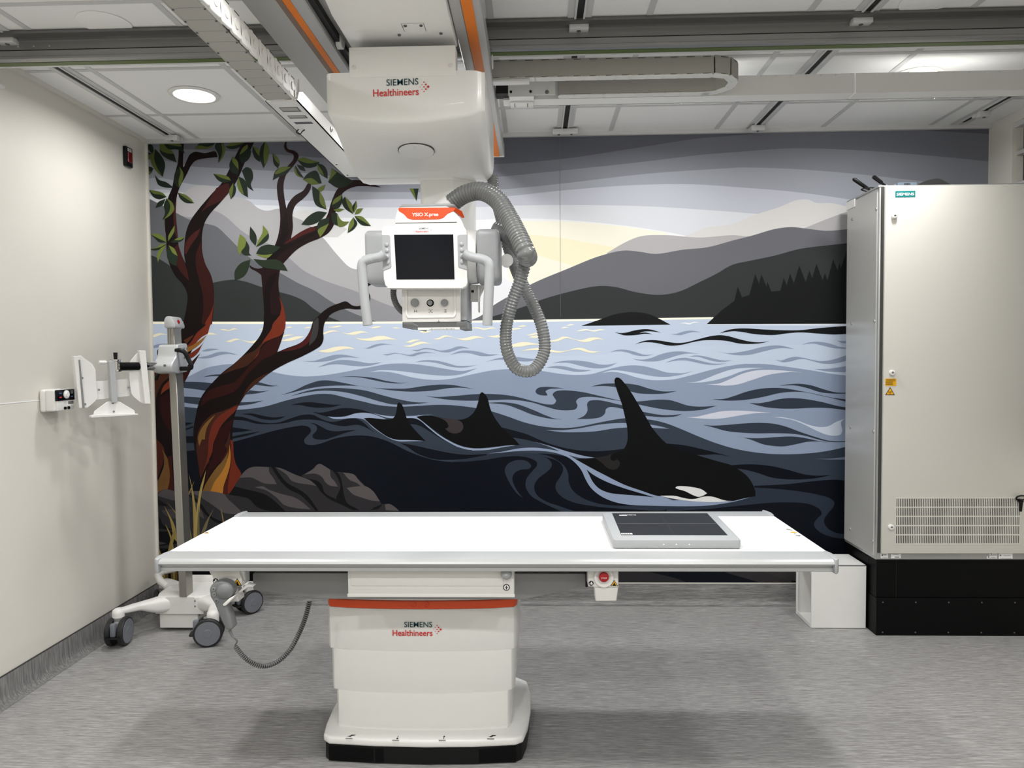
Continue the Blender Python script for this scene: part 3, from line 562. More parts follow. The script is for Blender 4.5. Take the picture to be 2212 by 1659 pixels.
50,22,20 299,1524! 257,1484 214,1444 187,1384 175,1313! 213,1374 256,1454
70,33,25 -8,1023! 47,972 62,941 55,869 27,793 -18,685!
106,76,43 47,946! 81,885 95,818 90,757 78,693 29,675 -14,644! 4,716 31,777 57,844 58,905
60,26,21 81,895! 107,905! 114,664! 76,695! 93,767
%painted_tree
34,20,21 681,1987! 653,2008 616,2029 609,2049! 626,2036 661,2025 688,2029! 717,2082 767,2163 789,2224 802,2305 800,2379 788,2467 789,2528 811,2582 853,2628 888,2668 889,2695 848,2716 834,2743 842,2770 853,2786! 850,2749 859,2729 896,2718 920,2694 916,2668 887,2628 845,2581 827,2521 829,2453 841,2379! 856,2412 891,2452 946,2485 968,2519 982,2535! 992,2525 981,2478 946,2438 897,2398 878,2351 877,2263 865,2202! 928,2242 997,2268 1053,2288 1088,2341 1110,2409 1145,2482 1194,2528 1256,2541 1324,2530 1412,2495! 1324,2503 1255,2501 1193,2475 1158,2428 1136,2354 1128,2287 1093,2233 1037,2200 968,2174 898,2134 842,2081 806,2040 795,2013 784,1945 789,1870 811,1788 821,1733 819,1671! 691,1673! 693,1762 688,1871
24,16,17 841,2372! 815,2305 803,2210 767,2149 717,2069 702,2014 737,2055 801,2108 892,2168 996,2214 1052,2254 997,2235 899,2188 823,2169 852,2243 847,2318
24,16,17 778,2006! 722,1966 699,1885 694,1673! 743,1672! 732,1802 734,1884 763,1952
72,30,28 865,2202! 928,2242 997,2268 1018,2255 941,2222 823,2169
112,46,30 785,1863! 815,1781 819,1671! 729,1672! 779,1733 798,1788
24,17,17 692,1752! 685,1672 663,1622 622,1572 569,1517 502,1457 434,1407 381,1357 329,1302 297,1256 275,1201 258,1130 246,1069 244,993 254,896 270,814 279,753 297,660! 570,660! 522,788 502,844 493,885 489,915 483,991 485,1068 493,1118 510,1174 537,1224 569,1270 605,1310 652,1350 735,1410 817,1454 920,1499 997,1538 1033,1563 1049,1598 1049,1643 1055,1688 1071,1718 1097,1748 1148,1772 1198,1781 1249,1776 1289,1780 1325,1805 1336,1850 1321,1890 1327,1914 1377,1934 1405,1963 1413,1998 1409,2020! 1401,2008 1403,1983 1375,1949 1327,1934 1302,1925 1286,1890 1300,1840 1292,1810 1267,1796 1229,1799 1189,1824 1149,1814 1093,1793 1047,1763 1026,1743 990,1709 974,1664 953,1624 922,1589 886,1569 830,1550 768,1525! 795,1595 817,1670 823,1750!
112,46,30 767,1721! 793,1751! 823,1750! 817,1665 791,1626 739,1606 688,1581 667,1551 651,1511 619,1476 593,1456! 620,1496 652,1551 678,1586 709,1626 736,1666 746,1696
48,22,20 814,1645! 790,1595 768,1528 747,1510 691,1486 644,1451 587,1396 550,1341 508,1295 436,1266 353,1241 296,1206! 296,1221 334,1287 406,1321 499,1346 556,1396 593,1441 635,1481 667,1536 693,1576 739,1603 790,1620
62,36,26 688,1596! 631,1537 564,1507 501,1452 423,1392! 511,1422 573,1441 614,1471 651,1521
70,28,26 773,1528! 845,1550 901,1574 948,1614 977,1669! 979,1654 968,1594 931,1559 880,1539 819,1530
58,56,57 990,1704! 1018,1728 1019,1658 1003,1603 962,1561! 965,1589 979,1644
62,36,26 720,1405! 653,1375 606,1340 574,1300 532,1219! 569,1270 605,1310 657,1352
66,36,28 532,1219! 444,1179 361,1150 308,1104 276,1053 264,992 262,916 291,814! 338,865! 336,967 353,1058 401,1129 474,1179
122,90,49 381,1149! 340,1119 297,1071 273,1018 277,967 291,926 295,878! 309,916 314,977 317,1033 334,1084
44,18,18 496,1128! 452,1103 399,1048 377,992 360,916 356,865! 385,865! 428,966 466,1047
62,34,26 469,1052! 449,992 417,936 385,865! 436,869! 464,946
66,32,26 262,920! 295,1001! 365,1001! 355,924 323,853 279,761! 271,838
104,42,30 526,1209! 454,1174 396,1134 359,1083 340,1018 332,936! 329,909 312,843 279,766! 328,863 358,929 364,970 383,1017 416,1083 463,1134 505,1174
44,18,18 344,868! 396,929 428,970! 453,939! 416,878 368,827 326,771 298,715! 310,776
114,84,45 455,924! 426,878 379,827 341,776 309,725 287,674! 339,674! 366,741 409,797 441,858
168,112,46 464,970! 470,908 464,842 444,776 422,715 416,664! 333,664! 366,741 409,797 441,858 458,919
105,42,28 470,1000! 484,990 488,908 502,847 532,786 500,725 446,653! 448,715 460,791 472,868
70,28,22 469,852! 460,791 448,725 447,664! 413,664! 428,725 449,781
%painted_foliage
31,39,32 7,2785! 41,2764 47,2737 36,2715! 12,2744 2,2764
31,39,32 83,2782! 124,2762 165,2721 184,2663! 122,2688 88,2722
79,90,43 83,2782! 138,2755 171,2711! 123,2718 87,2739
30,39,32 100,2786! 166,2786 207,2767 237,2713! 193,2737 137,2742
77,88,42 100,2786! 194,2785! 218,2757 152,2765
32,40,33 57,2743! 88,2709 114,2654 98,2577! 57,2615 28,2669 36,2716
82,93,44 57,2740! 49,2689 65,2635 95,2583! 57,2615 28,2669 36,2713
31,39,32 -9,2741! 36,2713! -10,2704!
80,90,43 -10,2704! 36,2710! 25,2686 -10,2682!
32,41,33 -12,2636! 23,2639 44,2628! 22,2595 -13,2587!
85,96,46 -12,2609! 29,2612! 15,2592 -13,2587!
33,42,34 50,2591! 77,2560 118,2546 166,2511! 110,2515 69,2533
33,42,33 201,2639! 224,2598 216,2551 194,2511! 173,2531 166,2572 179,2613
87,98,47 202,2636! 224,2595 216,2551 194,2512! 195,2558 206,2599
34,43,34 9,2503! 54,2496 95,2482 119,2458! 73,2445 39,2459
93,104,50 9,2503! 54,2496 95,2482 119,2458! 81,2472 40,2479
35,44,34 112,2448! 93,2410 48,2394! 66,2428
35,45,35 119,2451! 153,2423 162,2382 137,2349 88,2322! 106,2363 100,2410
97,109,53 119,2451! 153,2423 162,2382 137,2349 98,2325! 131,2369 139,2410
34,44,34 186,2484! 234,2469 268,2442 285,2418! 233,2422 199,2450
94,105,51 186,2484! 234,2469 268,2442 285,2418! 244,2442 213,2463
37,47,36 163,2290! 162,2253 144,2219 119,2192! 123,2226 138,2253
105,117,57 163,2290! 159,2253 141,2223 121,2196! 123,2226 138,2253
37,47,36 15,2238! 61,2241 95,2220 112,2189! 66,2190 39,2214
106,119,58 15,2238! 61,2241 95,2220 112,2189! 67,2210
38,48,36 -1,2149! 45,2159 80,2179 111,2180! 79,2152 37,2142
109,122,60 -1,2149! 45,2159 80,2179 111,2180! 66,2159
38,49,36 108,2172! 90,2145 71,2111 56,2070! 50,2111 72,2152
111,123,61 108,2172! 90,2145 71,2111 56,2070! 50,2111 72,2152
38,49,37 122,2172! 156,2151 176,2110 167,2045! 126,2069 110,2117
112,124,61 122,2172! 156,2151 176,2106! 148,2124
37,48,36 136,2189! 179,2215 221,2218! 206,2198 164,2185
107,119,58 157,2202! 186,2217 221,2218! 192,2201
30,39,32 297,2739! 325,2772 360,2785! 429,2784! 401,2751 359,2738
77,87,41 297,2739! 318,2759 373,2750 418,2764! 373,2739
31,39,32 436,2784! 464,2782! 480,2729 461,2682 436,2652! 438,2703 418,2750
79,89,42 457,2783! 480,2729 461,2682 439,2655! 462,2716
30,39,32 480,2749! 526,2772 574,2781 602,2771! 559,2741 511,2735
77,87,41 480,2749! 526,2772 574,2780 598,2771! 539,2755
31,39,32 616,2762! 635,2713 620,2673 581,2646! 564,2687 573,2721
80,90,43 616,2760! 587,2741 565,2700! 593,2717 615,2740
32,41,33 524,2691! 551,2667 560,2626 552,2586! 515,2600 503,2641
84,94,45 524,2691! 554,2660 558,2613! 536,2640 520,2668
33,42,33 404,2592! 452,2584 493,2574 513,2546! 465,2537 431,2554
87,98,47 404,2592! 459,2584 497,2570 510,2550! 459,2564
33,42,33 577,2606! 605,2626 636,2612 644,2564 630,2524 647,2483! 609,2511 596,2552
33,42,34 556,2573! 590,2555 606,2518 611,2447! 567,2478 547,2525
90,101,49 556,2573! 568,2532 588,2464! 560,2485 547,2525
34,43,34 524,2536! 540,2505 532,2465 507,2438! 498,2486
92,103,50 524,2536! 522,2492 510,2445! 498,2486
31,39,32 646,2748! 676,2732 689,2698 690,2655! 661,2675 645,2713
80,90,43 649,2747! 680,2732 691,2685! 672,2705
31,39,32 722,2778! 742,2731 734,2671 708,2617! 686,2692 697,2745
80,90,43 722,2778! 742,2731 734,2671 716,2637! 710,2698
32,40,33 765,2707! 796,2676 805,2643 794,2616! 771,2643
82,93,44 765,2705! 799,2673 804,2639! 782,2663
32,41,33 762,2546! 777,2596 812,2622 874,2625! 852,2588 804,2568
86,96,46 773,2586! 812,2622 877,2624! 832,2598 783,2582
32,40,33 909,2666! 950,2677 1005,2659 1046,2649! 1018,2622 956,2620
82,93,45 909,2666! 950,2677 1005,2659 1046,2650! 977,2643
32,41,33 908,2637! 949,2623 962,2596! 928,2607
32,41,33 901,2631! 921,2600 951,2556! 907,2573 893,2607
85,96,46 901,2621! 914,2580 948,2556! 907,2572 893,2607
33,42,33 944,2549! 969,2579 1024,2598 1057,2524! 1002,2521
87,98,47 941,2549! 996,2555 1043,2521! 995,2518
32,41,33 1028,2642! 1066,2631 1089,2597 1092,2550! 1051,2578
85,96,46 1028,2642! 1059,2598 1072,2564! 1038,2598
33,42,33 1095,2530! 1113,2584 1114,2614! 1195,2562 1249,2534! 1208,2508 1153,2495
88,99,48 1095,2533! 1113,2584 1114,2614! 1147,2586! 1119,2557
34,43,34 1078,2517! 1063,2483 1022,2464! 1036,2497
91,102,49 1078,2517! 1063,2483 1022,2464! 1036,2497
34,44,34 999,2511! 1042,2477 1069,2423 1082,2368! 1020,2396 1001,2451
94,105,51 1042,2477! 1066,2436 1080,2369! 1045,2410
35,44,34 1176,2458! 1179,2421 1150,2374 1113,2382! 1124,2422
95,106,52 1176,2458! 1165,2425 1116,2395! 1127,2425
36,46,35 929,2283! 971,2330 1027,2359 1085,2352! 1039,2302 984,2279
36,46,35 1098,2324! 1094,2287 1066,2240 1041,2203! 1021,2254 1039,2302
103,115,56 1095,2287! 1073,2247 1041,2205! 1028,2248
36,46,35 1109,2348! 1143,2347 1156,2300 1162,2266! 1121,2287
100,112,55 1143,2341! 1177,2300 1218,2296! 1190,2272 1155,2266
35,45,35 1123,2368! 1157,2374 1191,2370! 1150,2354
97,109,53 1123,2368! 1157,2374 1191,2370! 1150,2354
35,44,34 1193,2444! 1233,2400 1242,2339! 1192,2374 1175,2414
96,107,52 1193,2444! 1233,2400 1242,2339! 1212,2387
35,44,35 1261,2420! 1264,2379 1246,2346! 1236,2380
97,108,53 1261,2420! 1264,2379 1246,2346! 1250,2379
35,45,35 1301,2373! 1280,2345 1249,2336! 1267,2369
98,110,53 1301,2373! 1280,2345 1249,2336! 1267,2369
36,46,35 1249,2329! 1293,2325 1324,2297 1347,2268! 1293,2274 1266,2298
101,113,55 1249,2329! 1293,2325 1324,2297 1347,2268! 1293,2301
36,46,35 1242,2322! 1265,2285 1244,2251 1206,2228! 1217,2285
102,114,56 1242,2322! 1245,2278 1210,2235! 1217,2285
38,48,36 592,2196! 612,2158 611,2118 624,2104! 579,2108 559,2139
38,48,36 558,2232! 592,2199 587,2159 566,2132 555,2105! 542,2139 547,2193
109,121,59 558,2232! 592,2199 587,2159 566,2132 555,2105! 542,2139 547,2193
37,47,36 621,2277! 655,2226 657,2192 650,2161! 619,2199 617,2240
37,47,36 697,2283! 731,2231 727,2198 692,2171 653,2154! 671,2198 693,2239
106,118,58 697,2283! 728,2238 699,2205 653,2154! 671,2198 693,2239
38,48,36 652,2114! 677,2151 726,2167 802,2152! 767,2122 711,2106
110,123,60 652,2110! 711,2106 753,2112! 724,2089 690,2093
39,50,37 634,2083! 703,2076 773,2078 814,2054 842,2009! 764,2020 689,2035
40,50,37 617,2080! 605,2029 576,1982 520,1955! 521,2010 557,2057
34,43,34 1579,2485! 1634,2484! 1621,2411!
92,103,50 1579,2485! 1603,2484! 1621,2411!
%painted_rock
46,45,48 -45,644! 2,665 29,685 66,698 112,687 194,685 262,687 339,684 390,677 442,666 468,684 494,725 526,771 563,816 600,833 723,832! 774,826 834,795 895,774! 937,800 978,820 996,843 1014,850 1037,839 1075,815 1108,803 1153,799 1219,785 1249,754 1294,711 1334,683 1359,647 1386,604! 1430,606 1460,591 1492,559! 1613,458! 1611,335! -54,335!
12,13,15 -54,335! 1611,335! 1608,100! -60,97!
84,80,81 521,766! 548,801 579,824 610,833 702,831! 704,801 731,760 748,727! 674,732 634,750 593,768
84,80,81 743,831! 784,821 845,793 895,772 946,754 991,716! 935,726 879,734 839,749 809,785
84,80,81 612,709! 664,714 699,694 775,668 852,647 902,617 953,573! 866,581 789,602 749,642 684,689
20,20,23 717,833! 738,831! 773,780 813,734 878,698 934,657 999,565! 983,565! 933,622 888,663 827,693 777,739 742,790
20,20,23 489,715! 571,694 668,668 718,637 799,561! 686,566 620,592 575,638 518,653 452,664!
80,76,78 194,684! 287,687 365,682 426,669! 451,633 491,597 532,556! 480,546 413,556 378,582 327,618 261,659
77,73,75 7,660! 34,685 71,698 117,687! 121,627! 59,644
24,24,27 -24,654! 38,624 78,595! 26,598 -25,606!
68,64,66 31,567! 93,577 129,562! 128,516! 71,531
20,20,23 194,669! 235,651 285,603 335,536 417,495! 386,489 315,536 264,597 224,644
20,20,23 -26,572! 24,521 39,485 90,454 136,443! 2,459 -29,464!
18,18,21 -30,438! 79,438 136,428! 134,366! 4,348 -32,346!
60,57,60 2,377! 31,374 62,365! 30,359 2,356!
72,68,70 229,633! 255,613 284,561 299,515! 258,546
88,83,84 918,786! 970,818 996,844 1014,850 1037,839 1075,815! 1079,770 1101,744 1121,711! 1070,719 1045,739 1025,770 985,790
88,83,84 1153,797! 1219,785 1249,749 1284,713! 1264,713 1234,734 1193,752
88,83,84 1174,703! 1223,711 1289,713 1334,683 1359,647 1374,622! 1323,627 1263,645 1212,665
20,20,23 888,776! 943,760 999,745 1024,719 1041,673 1104,637 1170,607 1251,568! 1210,568! 1140,602 1069,635 1019,678 991,717 959,747
20,20,23 1092,806! 1113,803 1137,770 1147,729 1156,668 1175,612 1231,579! 1170,597 1110,637 1120,668 1136,704 1132,734 1112,780
20,20,23 1389,604! 1363,576 1312,568! 1353,591
84,79,80 1404,602! 1430,606 1460,591 1490,563! 1409,568!
%painted_grass
150,131,78 210,792! 229,710 244,613 252,510 260,407! 229,407! 230,562 223,705
128,112,66 245,751! 226,705 198,639 193,613 203,510 220,387! 199,377! 191,562 190,623 215,695
158,139,82 317,817! 305,756 281,654 269,562 252,402! 228,402! 254,582 278,705
100,92,66 265,613! 268,510 268,418! 249,407! 257,510
110,102,74 360,582! 330,520 302,443 276,428! 303,490
128,112,66 401,589! 410,551 419,500! 412,497! 407,536
128,112,66 69,621! 94,593 129,551! 128,536! 99,582
150,131,78 52,598! 87,536 116,469 129,371! 109,397 86,510
150,131,78 57,485! 84,433 98,382 107,304! 86,304! 88,382
140,122,72 121,459! 94,413 65,304! 83,304! 120,428!
128,112,66 -1,359! 14,335 28,294! 13,294!
96,82,46 21,304! 70,304! 65,118! 21,118!
150,131,78 34,304! 42,304! 47,118! 33,118!
104,88,50 86,304! 127,304! 122,118! 81,118!
150,131,78 100,304! 111,304! 106,118! 94,118!"""
XL, XR, ZB, ZT = 0.012, RW - 0.004, 0.1275, 2.773
def clip(P):
    for ax, lim, sgn in ((0, XL, 1), (0, XR, -1), (1, ZB, 1), (1, ZT, -1)):
        o = []
        for i in range(len(P)):
            a, b = P[i - 1], P[i]; ia, ib = (a[ax] - lim) * sgn >= 0, (b[ax] - lim) * sgn >= 0
            if ia != ib:
                t = (lim - a[ax]) / (b[ax] - a[ax]); o.append((a[0] + t * (b[0] - a[0]), a[1] + t * (b[1] - a[1])))
            if ib: o.append(b)
        P = o
        if len(P) < 3: return []
    q = [P[0]]
    for p in P[1:]:
        if abs(p[0] - q[-1][0]) + abs(p[1] - q[-1][1]) > 1e-5: q.append(p)
    return q
def outline(s):
    pts = [(float(a.rstrip('!').split(',')[0]) / 1000, float(a.rstrip('!').split(',')[1]) / 1000, a.endswith('!')) for a in s.split()]
    n = len(pts); cs = [i for i in range(n) if pts[i][2]]
    if not cs: return [(p.x, p.y) for p in spline([(a, b, 0) for a, b, c in pts], 7, True)]
    pts = pts[cs[0]:] + pts[:cs[0]]; o = []; run = [pts[0]]
    for p in pts[1:] + [pts[0]]:
        run.append(p)
        if p[2]:
            if len(run) == 2: o.append((run[0][0], run[0][1]))
            else: o += [(q.x, q.y) for q in spline([(a, b, 0) for a, b, c in run], 7)][:-1]
            run = [p]
    return o
m = bpy.data.materials.new('printed_mural'); m.use_nodes = True; M['mural'] = m
bs = m.node_tree.nodes['Principled BSDF']; bs.inputs['Roughness'].default_value = 0.5; bs.inputs['Specular IOR Level'].default_value = 0.08
at = m.node_tree.nodes.new('ShaderNodeVertexColor'); at.layer_name = 'print'
m.node_tree.links.new(at.outputs['Color'], bs.inputs['Base Color'])
depth = 0.0012; cur = None; cols = []
def finish():
    global cur, cols
    if cur is None: return
    o = cur[1].build(cur[0], 'mural', mural, 10); me = o.data
    ca = me.color_attributes.new('print', 'FLOAT_COLOR', 'CORNER')
    for p in me.polygons:
        p.use_smooth = False
        d = -(me.vertices[p.vertices[0]].co.y + mural.location.y); k = min(range(len(cols)), key=lambda i: abs(cols[i][0] - d))
        for l in p.loop_indices: ca.data[l].color = cols[k][1]
    cur = None; cols = []
for line in MURAL.strip().split('\n'):
    if line[0] == '%': finish(); cur = (line[1:], MB()); continue
    c, s = line.split(' ', 1); P = clip(outline(s))
    if len(P) < 3: continue
    tri = geometry.tessellate_polygon([[Vector((a, b, 0)) for a, b in P]])
    depth += 0.000008
    area = sum(P[i - 1][0] * P[i][1] - P[i][0] * P[i - 1][1] for i in range(len(P)))
    cur[1].add([(a, -depth, b) for a, b in P], tri); cols.append((depth, srgb([int(q) for q in c.split(',')])))
finish()
# panel seams of the print
yy = depth + 0.0002
MB().box(2.4680, 2.4692, -yy - 0.0003, -yy, 1.72, ZT).build('panel_seam', 'grey_print', mural)

# ---------------------------------------------------------------- long ceiling rail with the green strip
rail = thing('ceiling_rail', 'long aluminium ceiling rail with an olive green strip running across the room', 'rail', (2.47, -1.37, 2.70))
R0, R1 = 0.035, 4.90
def ext(prof, m, name, par, bev=0): return MB().prism([(R0, y, z) for y, z in prof], (R1 - R0, 0, 0), bev).build(name, m, par)
ext([(-1.395, 2.792), (-1.395, 2.742), (-1.402, 2.738), (-1.402, 2.716), (-1.408, 2.712), (-1.408, 2.703), (-1.400, 2.699), (-1.342, 2.699), (-1.338, 2.704), (-1.338, 2.792)], 'alu', 'rail_body', rail)
ext([(-1.404, 2.787), (-1.404, 2.776), (-1.393, 2.774), (-1.393, 2.787)], 'alu', 'upper_rib', rail)
ext([(-1.4035, 2.7405), (-1.4035, 2.7375), (-1.398, 2.7375), (-1.398, 2.7405)], 'black', 'groove', rail)
ext([(-1.382, 2.6985), (-1.350, 2.6985), (-1.350, 2.697), (-1.382, 2.697)], 'green', 'green_strip', rail)
ext([(-1.348, 2.700), (-1.334, 2.700), (-1.334, 2.697), (-1.348, 2.697)], 'strut', 'edge_lip', rail)
ext([(-1.462, 2.789), (-1.422, 2.789), (-1.422, 2.779), (-1.462, 2.779)], 'alu_dark', 'mounting_bar', rail)
for x in (0.202, 1.36, 2.496, 3.587, 4.742):
    c = MB().box(x - 0.038, x + 0.038, -1.432, -1.388, 2.762, 2.783, 0.003).build('rail_clamp', 'strut', rail)
    MB().lathe((x, -1.41, 2.762), (0, 0, -1), [(0, 0.009), (0.002, 0.008), (0.002, 0.003)], 10).build('clamp_bolt', 'grey_dark', c)
for x in (0.235, 0.30, 0.365):
    screw((x, -1.3955, 2.757), (0, -1, 0), 0.004, rail)
lettering('lettering', '6 m  2 V', (0.4934, -1.4040, 2.7365), X, Z, 0.006, 0.04, 'black_print', rail)
o = MB().box(0.001, 0.026, -1.37, -1.19, 2.668, 2.684, 0.003).build('wall_bracket', 'white'); o['label'] = 'small white bracket on the left wall under the rail end'; o['category'] = 'bracket'

# ---------------------------------------------------------------- bridge: two cross beams with orange strips
bridge = thing('ceiling_bridge', 'pair of grey cross beams with orange strips carrying the x-ray carriage', 'bridge', (1.77, -1.6, 2.66))
def beam(name, x0, x1, y1): return MB().box(x0, x1, -3.6, y1, 2.622, 2.692, 0.004, 1).build(name, 'alu_y', bridge)
bl = beam('left_beam', 1.392, 1.592, -0.30)
MB().box(1.503, 1.522, -3.6, -0.31, 2.6205, 2.624).build('brown_groove', 'brown', bl)
MB().box(1.5235, 1.5475, -3.6, -0.31, 2.620, 2.624).build('orange_strip', 'orange_strip', bl)
MB().box(1.591, 1.612, -3.6, -1.20, 2.640, 2.668).build('black_gap', 'black', bl)
MB().box(1.600, 1.650, -3.6, -1.45, 2.664, 2.690, 0.004).build('guide_rail', 'alu_y', bl)
MB().box(1.640, 1.660, -3.6, -1.45, 2.652, 2.668, 0.003).build('guide_rail', 'alu_y', bl)
br = beam('right_beam', 2.046, 2.148, -0.155)
MB().box(2.087, 2.123, -3.6, -0.165, 2.620, 2.624).build('orange_strip', 'orange_strip', br)
MB().box(2.0835, 2.0875, -3.6, -0.165, 2.6205, 2.624).build('brown_groove', 'brown', br)
MB().box(2.044, 2.149, -0.165, -0.150, 2.618, 2.694, 0.003).build('end_plate', 'white', br)
MB().lathe((2.149, -1.33, 2.69), (1, 0, 0), [(0, 0.036), (0.004, 0.036), (0.006, 0.03), (0.006, 0)], 28).build('roller', 'white', br)
MB().lathe((1.596, -1.62, 2.655), (1, 0, 0), [(0, 0.03), (0.02, 0.03), (0.022, 0.026), (0.022, 0)], 24).build('roller', 'white', bl)

# ---------------------------------------------------------------- energy chain along the left beam with its tray
ch = thing('energy_chain', 'straight grey energy chain with white side links in a tray left of the carriage', 'cable chain', (1.37, -1.6, 2.45))
CA, CB, CZ = 1.320, 1.424, 2.450
link = None; y = -1.605
while y > -3.4:
    if link is None:
        link = MB().box(CA + 0.006, CB - 0.006, y - 0.0695, y, CZ, CZ + 0.004, 0.001, 1).box(CA, CA + 0.006, y - 0.070, y, CZ - 0.001, CZ + 0.05, 0.002, 1)
        link = link.build('chain_link', 'chain', ch); base = y
        side = MB().prism([(CB, a, b) for a, b in rpoly([(y + 0.006, CZ + 0.002), (y - 0.062, CZ - 0.002), (y - 0.076, CZ + 0.022), (y - 0.074, CZ + 0.064), (y - 0.060, CZ + 0.072), (y - 0.004, CZ + 0.066), (y + 0.004, CZ + 0.04)], 0.016, 4)], (0.010, -0.002, 0), 0.002, 1)
        side.cyl((CB + 0.008, y - 0.036, CZ + 0.036), (CB + 0.013, y - 0.036, CZ + 0.036), 0.015, 16)
        sd = side.build('side_plate', 'chain_w', link)
        MB().box(CB - 0.004, CB + 0.011, y - 0.052, y - 0.018, CZ + 0.066, CZ + 0.0685).build('link_latch', 'dark_line', link)
        MB().cyl((CA + 0.007, y - 0.063, CZ + 0.001), (CA + 0.007, y - 0.063, CZ - 0.002), 0.0035, 8).cyl((CB - 0.008, y - 0.063, CZ + 0.001), (CB - 0.008, y - 0.063, CZ - 0.002), 0.0035, 8).build('pin', 'grey_dark', link)
        MB().box(CA + 0.006, CB - 0.006, y - 0.0715, y - 0.069, CZ + 0.0005, CZ + 0.004).build('link_gap', 'grey_mid', link)
    else:
        l2 = link.copy(); COL.objects.link(l2); l2.location = (0, y - base, 0)
        for c in link.children: d = c.copy(); COL.objects.link(d); d.parent = l2
    y -= 0.0715
tr = MB().box(CA - 0.006, CB + 0.012, -1.595, -0.448, CZ - 0.002, CZ + 0.002).box(CA - 0.006, CA - 0.002, -1.595, -0.448, CZ - 0.002, CZ + 0.028)
tr.prism([(CB + 0.008, -1.595, CZ - 0.002), (CB + 0.008, -1.595, CZ + 0.03), (CB + 0.008, -1.53, CZ + 0.055), (CB + 0.008, -0.78, CZ + 0.055), (CB + 0.008, -0.448, CZ + 0.03), (CB + 0.008, -0.448, CZ - 0.002)], (0.004, 0, 0))
tr = tr.build('chain_tray', 'white', ch)
for y0, y1 in ((-1.530, -1.480), (-1.435, -1.400), (-1.355, -1.330)):
    MB().box(CA + 0.022, CB - 0.010, y0, y1, CZ - 0.0028, CZ - 0.0015).build('tray_slot', 'grey_dark', tr)
    if y1 - y0 > 0.03: MB().box(CA + 0.026, CB - 0.014, y0 + 0.003, y1 - 0.013, CZ - 0.0036, CZ - 0.0022).build('slot_inside', 'chain', tr)
MB().tube([(CB + 0.018, -1.600, CZ + 0.075), (CB + 0.018, -1.602, CZ + 0.03), (CB + 0.014, -1.608, CZ + 0.004), (CB - 0.004, -1.612, CZ - 0.005), (CB - 0.03, -1.612, CZ - 0.006)], 0.0036, 8).build('retaining_hook', 'chain_w', tr)
for c in ((CA + 0.016, -0.49), (CB - 0.010, -0.49), (CA + 0.016, -0.70), (CB - 0.010, -0.70)): screw((c[0], c[1], CZ - 0.002), (0, 0, -1), 0.0055, tr, 'grey_dark')
screw((CB + 0.012, -1.15, CZ + 0.03), (1, 0, 0), 0.012, tr)
MB().tube(spline([(CA + 0.01, -1.26, CZ - 0.002), (CA + 0.002, -1.265, CZ - 0.014), (CA + 0.012, -1.25, CZ - 0.018), (CA + 0.026, -1.26, CZ - 0.010), (CA + 0.034, -1.255, CZ - 0.002)], 5), 0.0022, 8).build('cable_tie', 'black_plastic', tr)

# ---------------------------------------------------------------- looped energy chain and its long tray on the right
tray = thing('cable_tray', 'long light grey cable tray with bolts along its top edge, under the ceiling at right', 'cable tray', (3.6, -0.97, 2.65))
PAN = [(2.18, 3.745), (3.75, 4.60), (4.605, 4.92)]
for a, b in PAN:
    p = MB().box(a, b, -0.992, -0.988, 2.650, 2.733).box(a, b, -0.992, -0.905, 2.646, 2.650).box(a, b, -0.909, -0.905, 2.646, 2.662).build('tray_panel', 'white', tray)
    x = a + 0.03
    while x < b:
        screw((x, -0.992, 2.727), (0, -1, 0), 0.005, p, 'chain_w'); x += 0.066
for x in (3.03, 3.76, 4.18):
    MB().box(x - 0.03, x + 0.03, -0.90, -0.885, 2.648, 2.658, 0.002).tube([(x, -0.905, 2.65), (x, -0.888, 2.665), (x + 0.01, -0.87, 2.69)], 0.006, 8).build('tray_hanger', 'white', tray)
loop = thing('looped_energy_chain', 'grey energy chain lying on its side and looping back at the right of the carriage', 'cable chain', (2.6, -1.13, 2.64))
cy0, rr = -1.135, 0.104; path = []; x = 2.16
while x < 3.06: path.append((x, cy0 - rr, (1, 0))); x += 0.0665
for k in range(5):
    a = -90 + 180 * (k + 0.5) / 5; path.append((3.06 + rr * math.cos(math.radians(a)), cy0 + rr * math.sin(math.radians(a)), (-math.sin(math.radians(a)), math.cos(math.radians(a)))))
x = 3.06
while x > 2.42: path.append((x, cy0 + rr, (-1, 0))); x -= 0.0665
mk = None
for px, py, (tx, ty) in path:
    if mk is None:
        # built at the origin: travel along +x, outer face towards -y
        b = MB().box(-0.0345, 0.0345, -0.019, -0.015, 0.004, 0.074).box(-0.0345, 0.0345, 0.015, 0.019, 0.006, 0.072)
        mk = b.build('chain_link', 'chain'); mk.parent = loop
        for z0 in (0.0, 0.072): MB().prism([(a, c, z0) for a, c in rpoly([(-0.042, -0.019), (0.030, -0.021), (0.038, -0.002), (0.030, 0.021), (-0.042, 0.019), (-0.034, 0.0)], 0.01, 3)], (0, 0, 0.005), 0.001, 1).build('side_plate', 'chain_w' if z0 == 0 else 'chain').parent = mk
        MB().box(-0.010, 0.022, -0.0205, -0.0188, 0.0715, 0.0735).box(-0.010, 0.022, -0.0205, -0.0188, 0.0035, 0.0055).box(0.0, 0.012, 0.014, 0.0152, 0.012, 0.016).box(0.0, 0.012, 0.014, 0.0152, 0.019, 0.023).build('link_latch', 'dark_line').parent = mk
        l2 = mk
    else:
        l2 = mk.copy(); COL.objects.link(l2)
        for c in mk.children: d = c.copy(); COL.objects.link(d); d.parent = l2
    l2.location = Vector((px, py, 2.641)) - loop.location; l2.rotation_euler = (0, 0, math.atan2(ty, tx))
MB().box(2.135, 2.300, -1.262, -1.215, 2.628, 2.640, 0.003).build('end_bracket', 'white', loop)
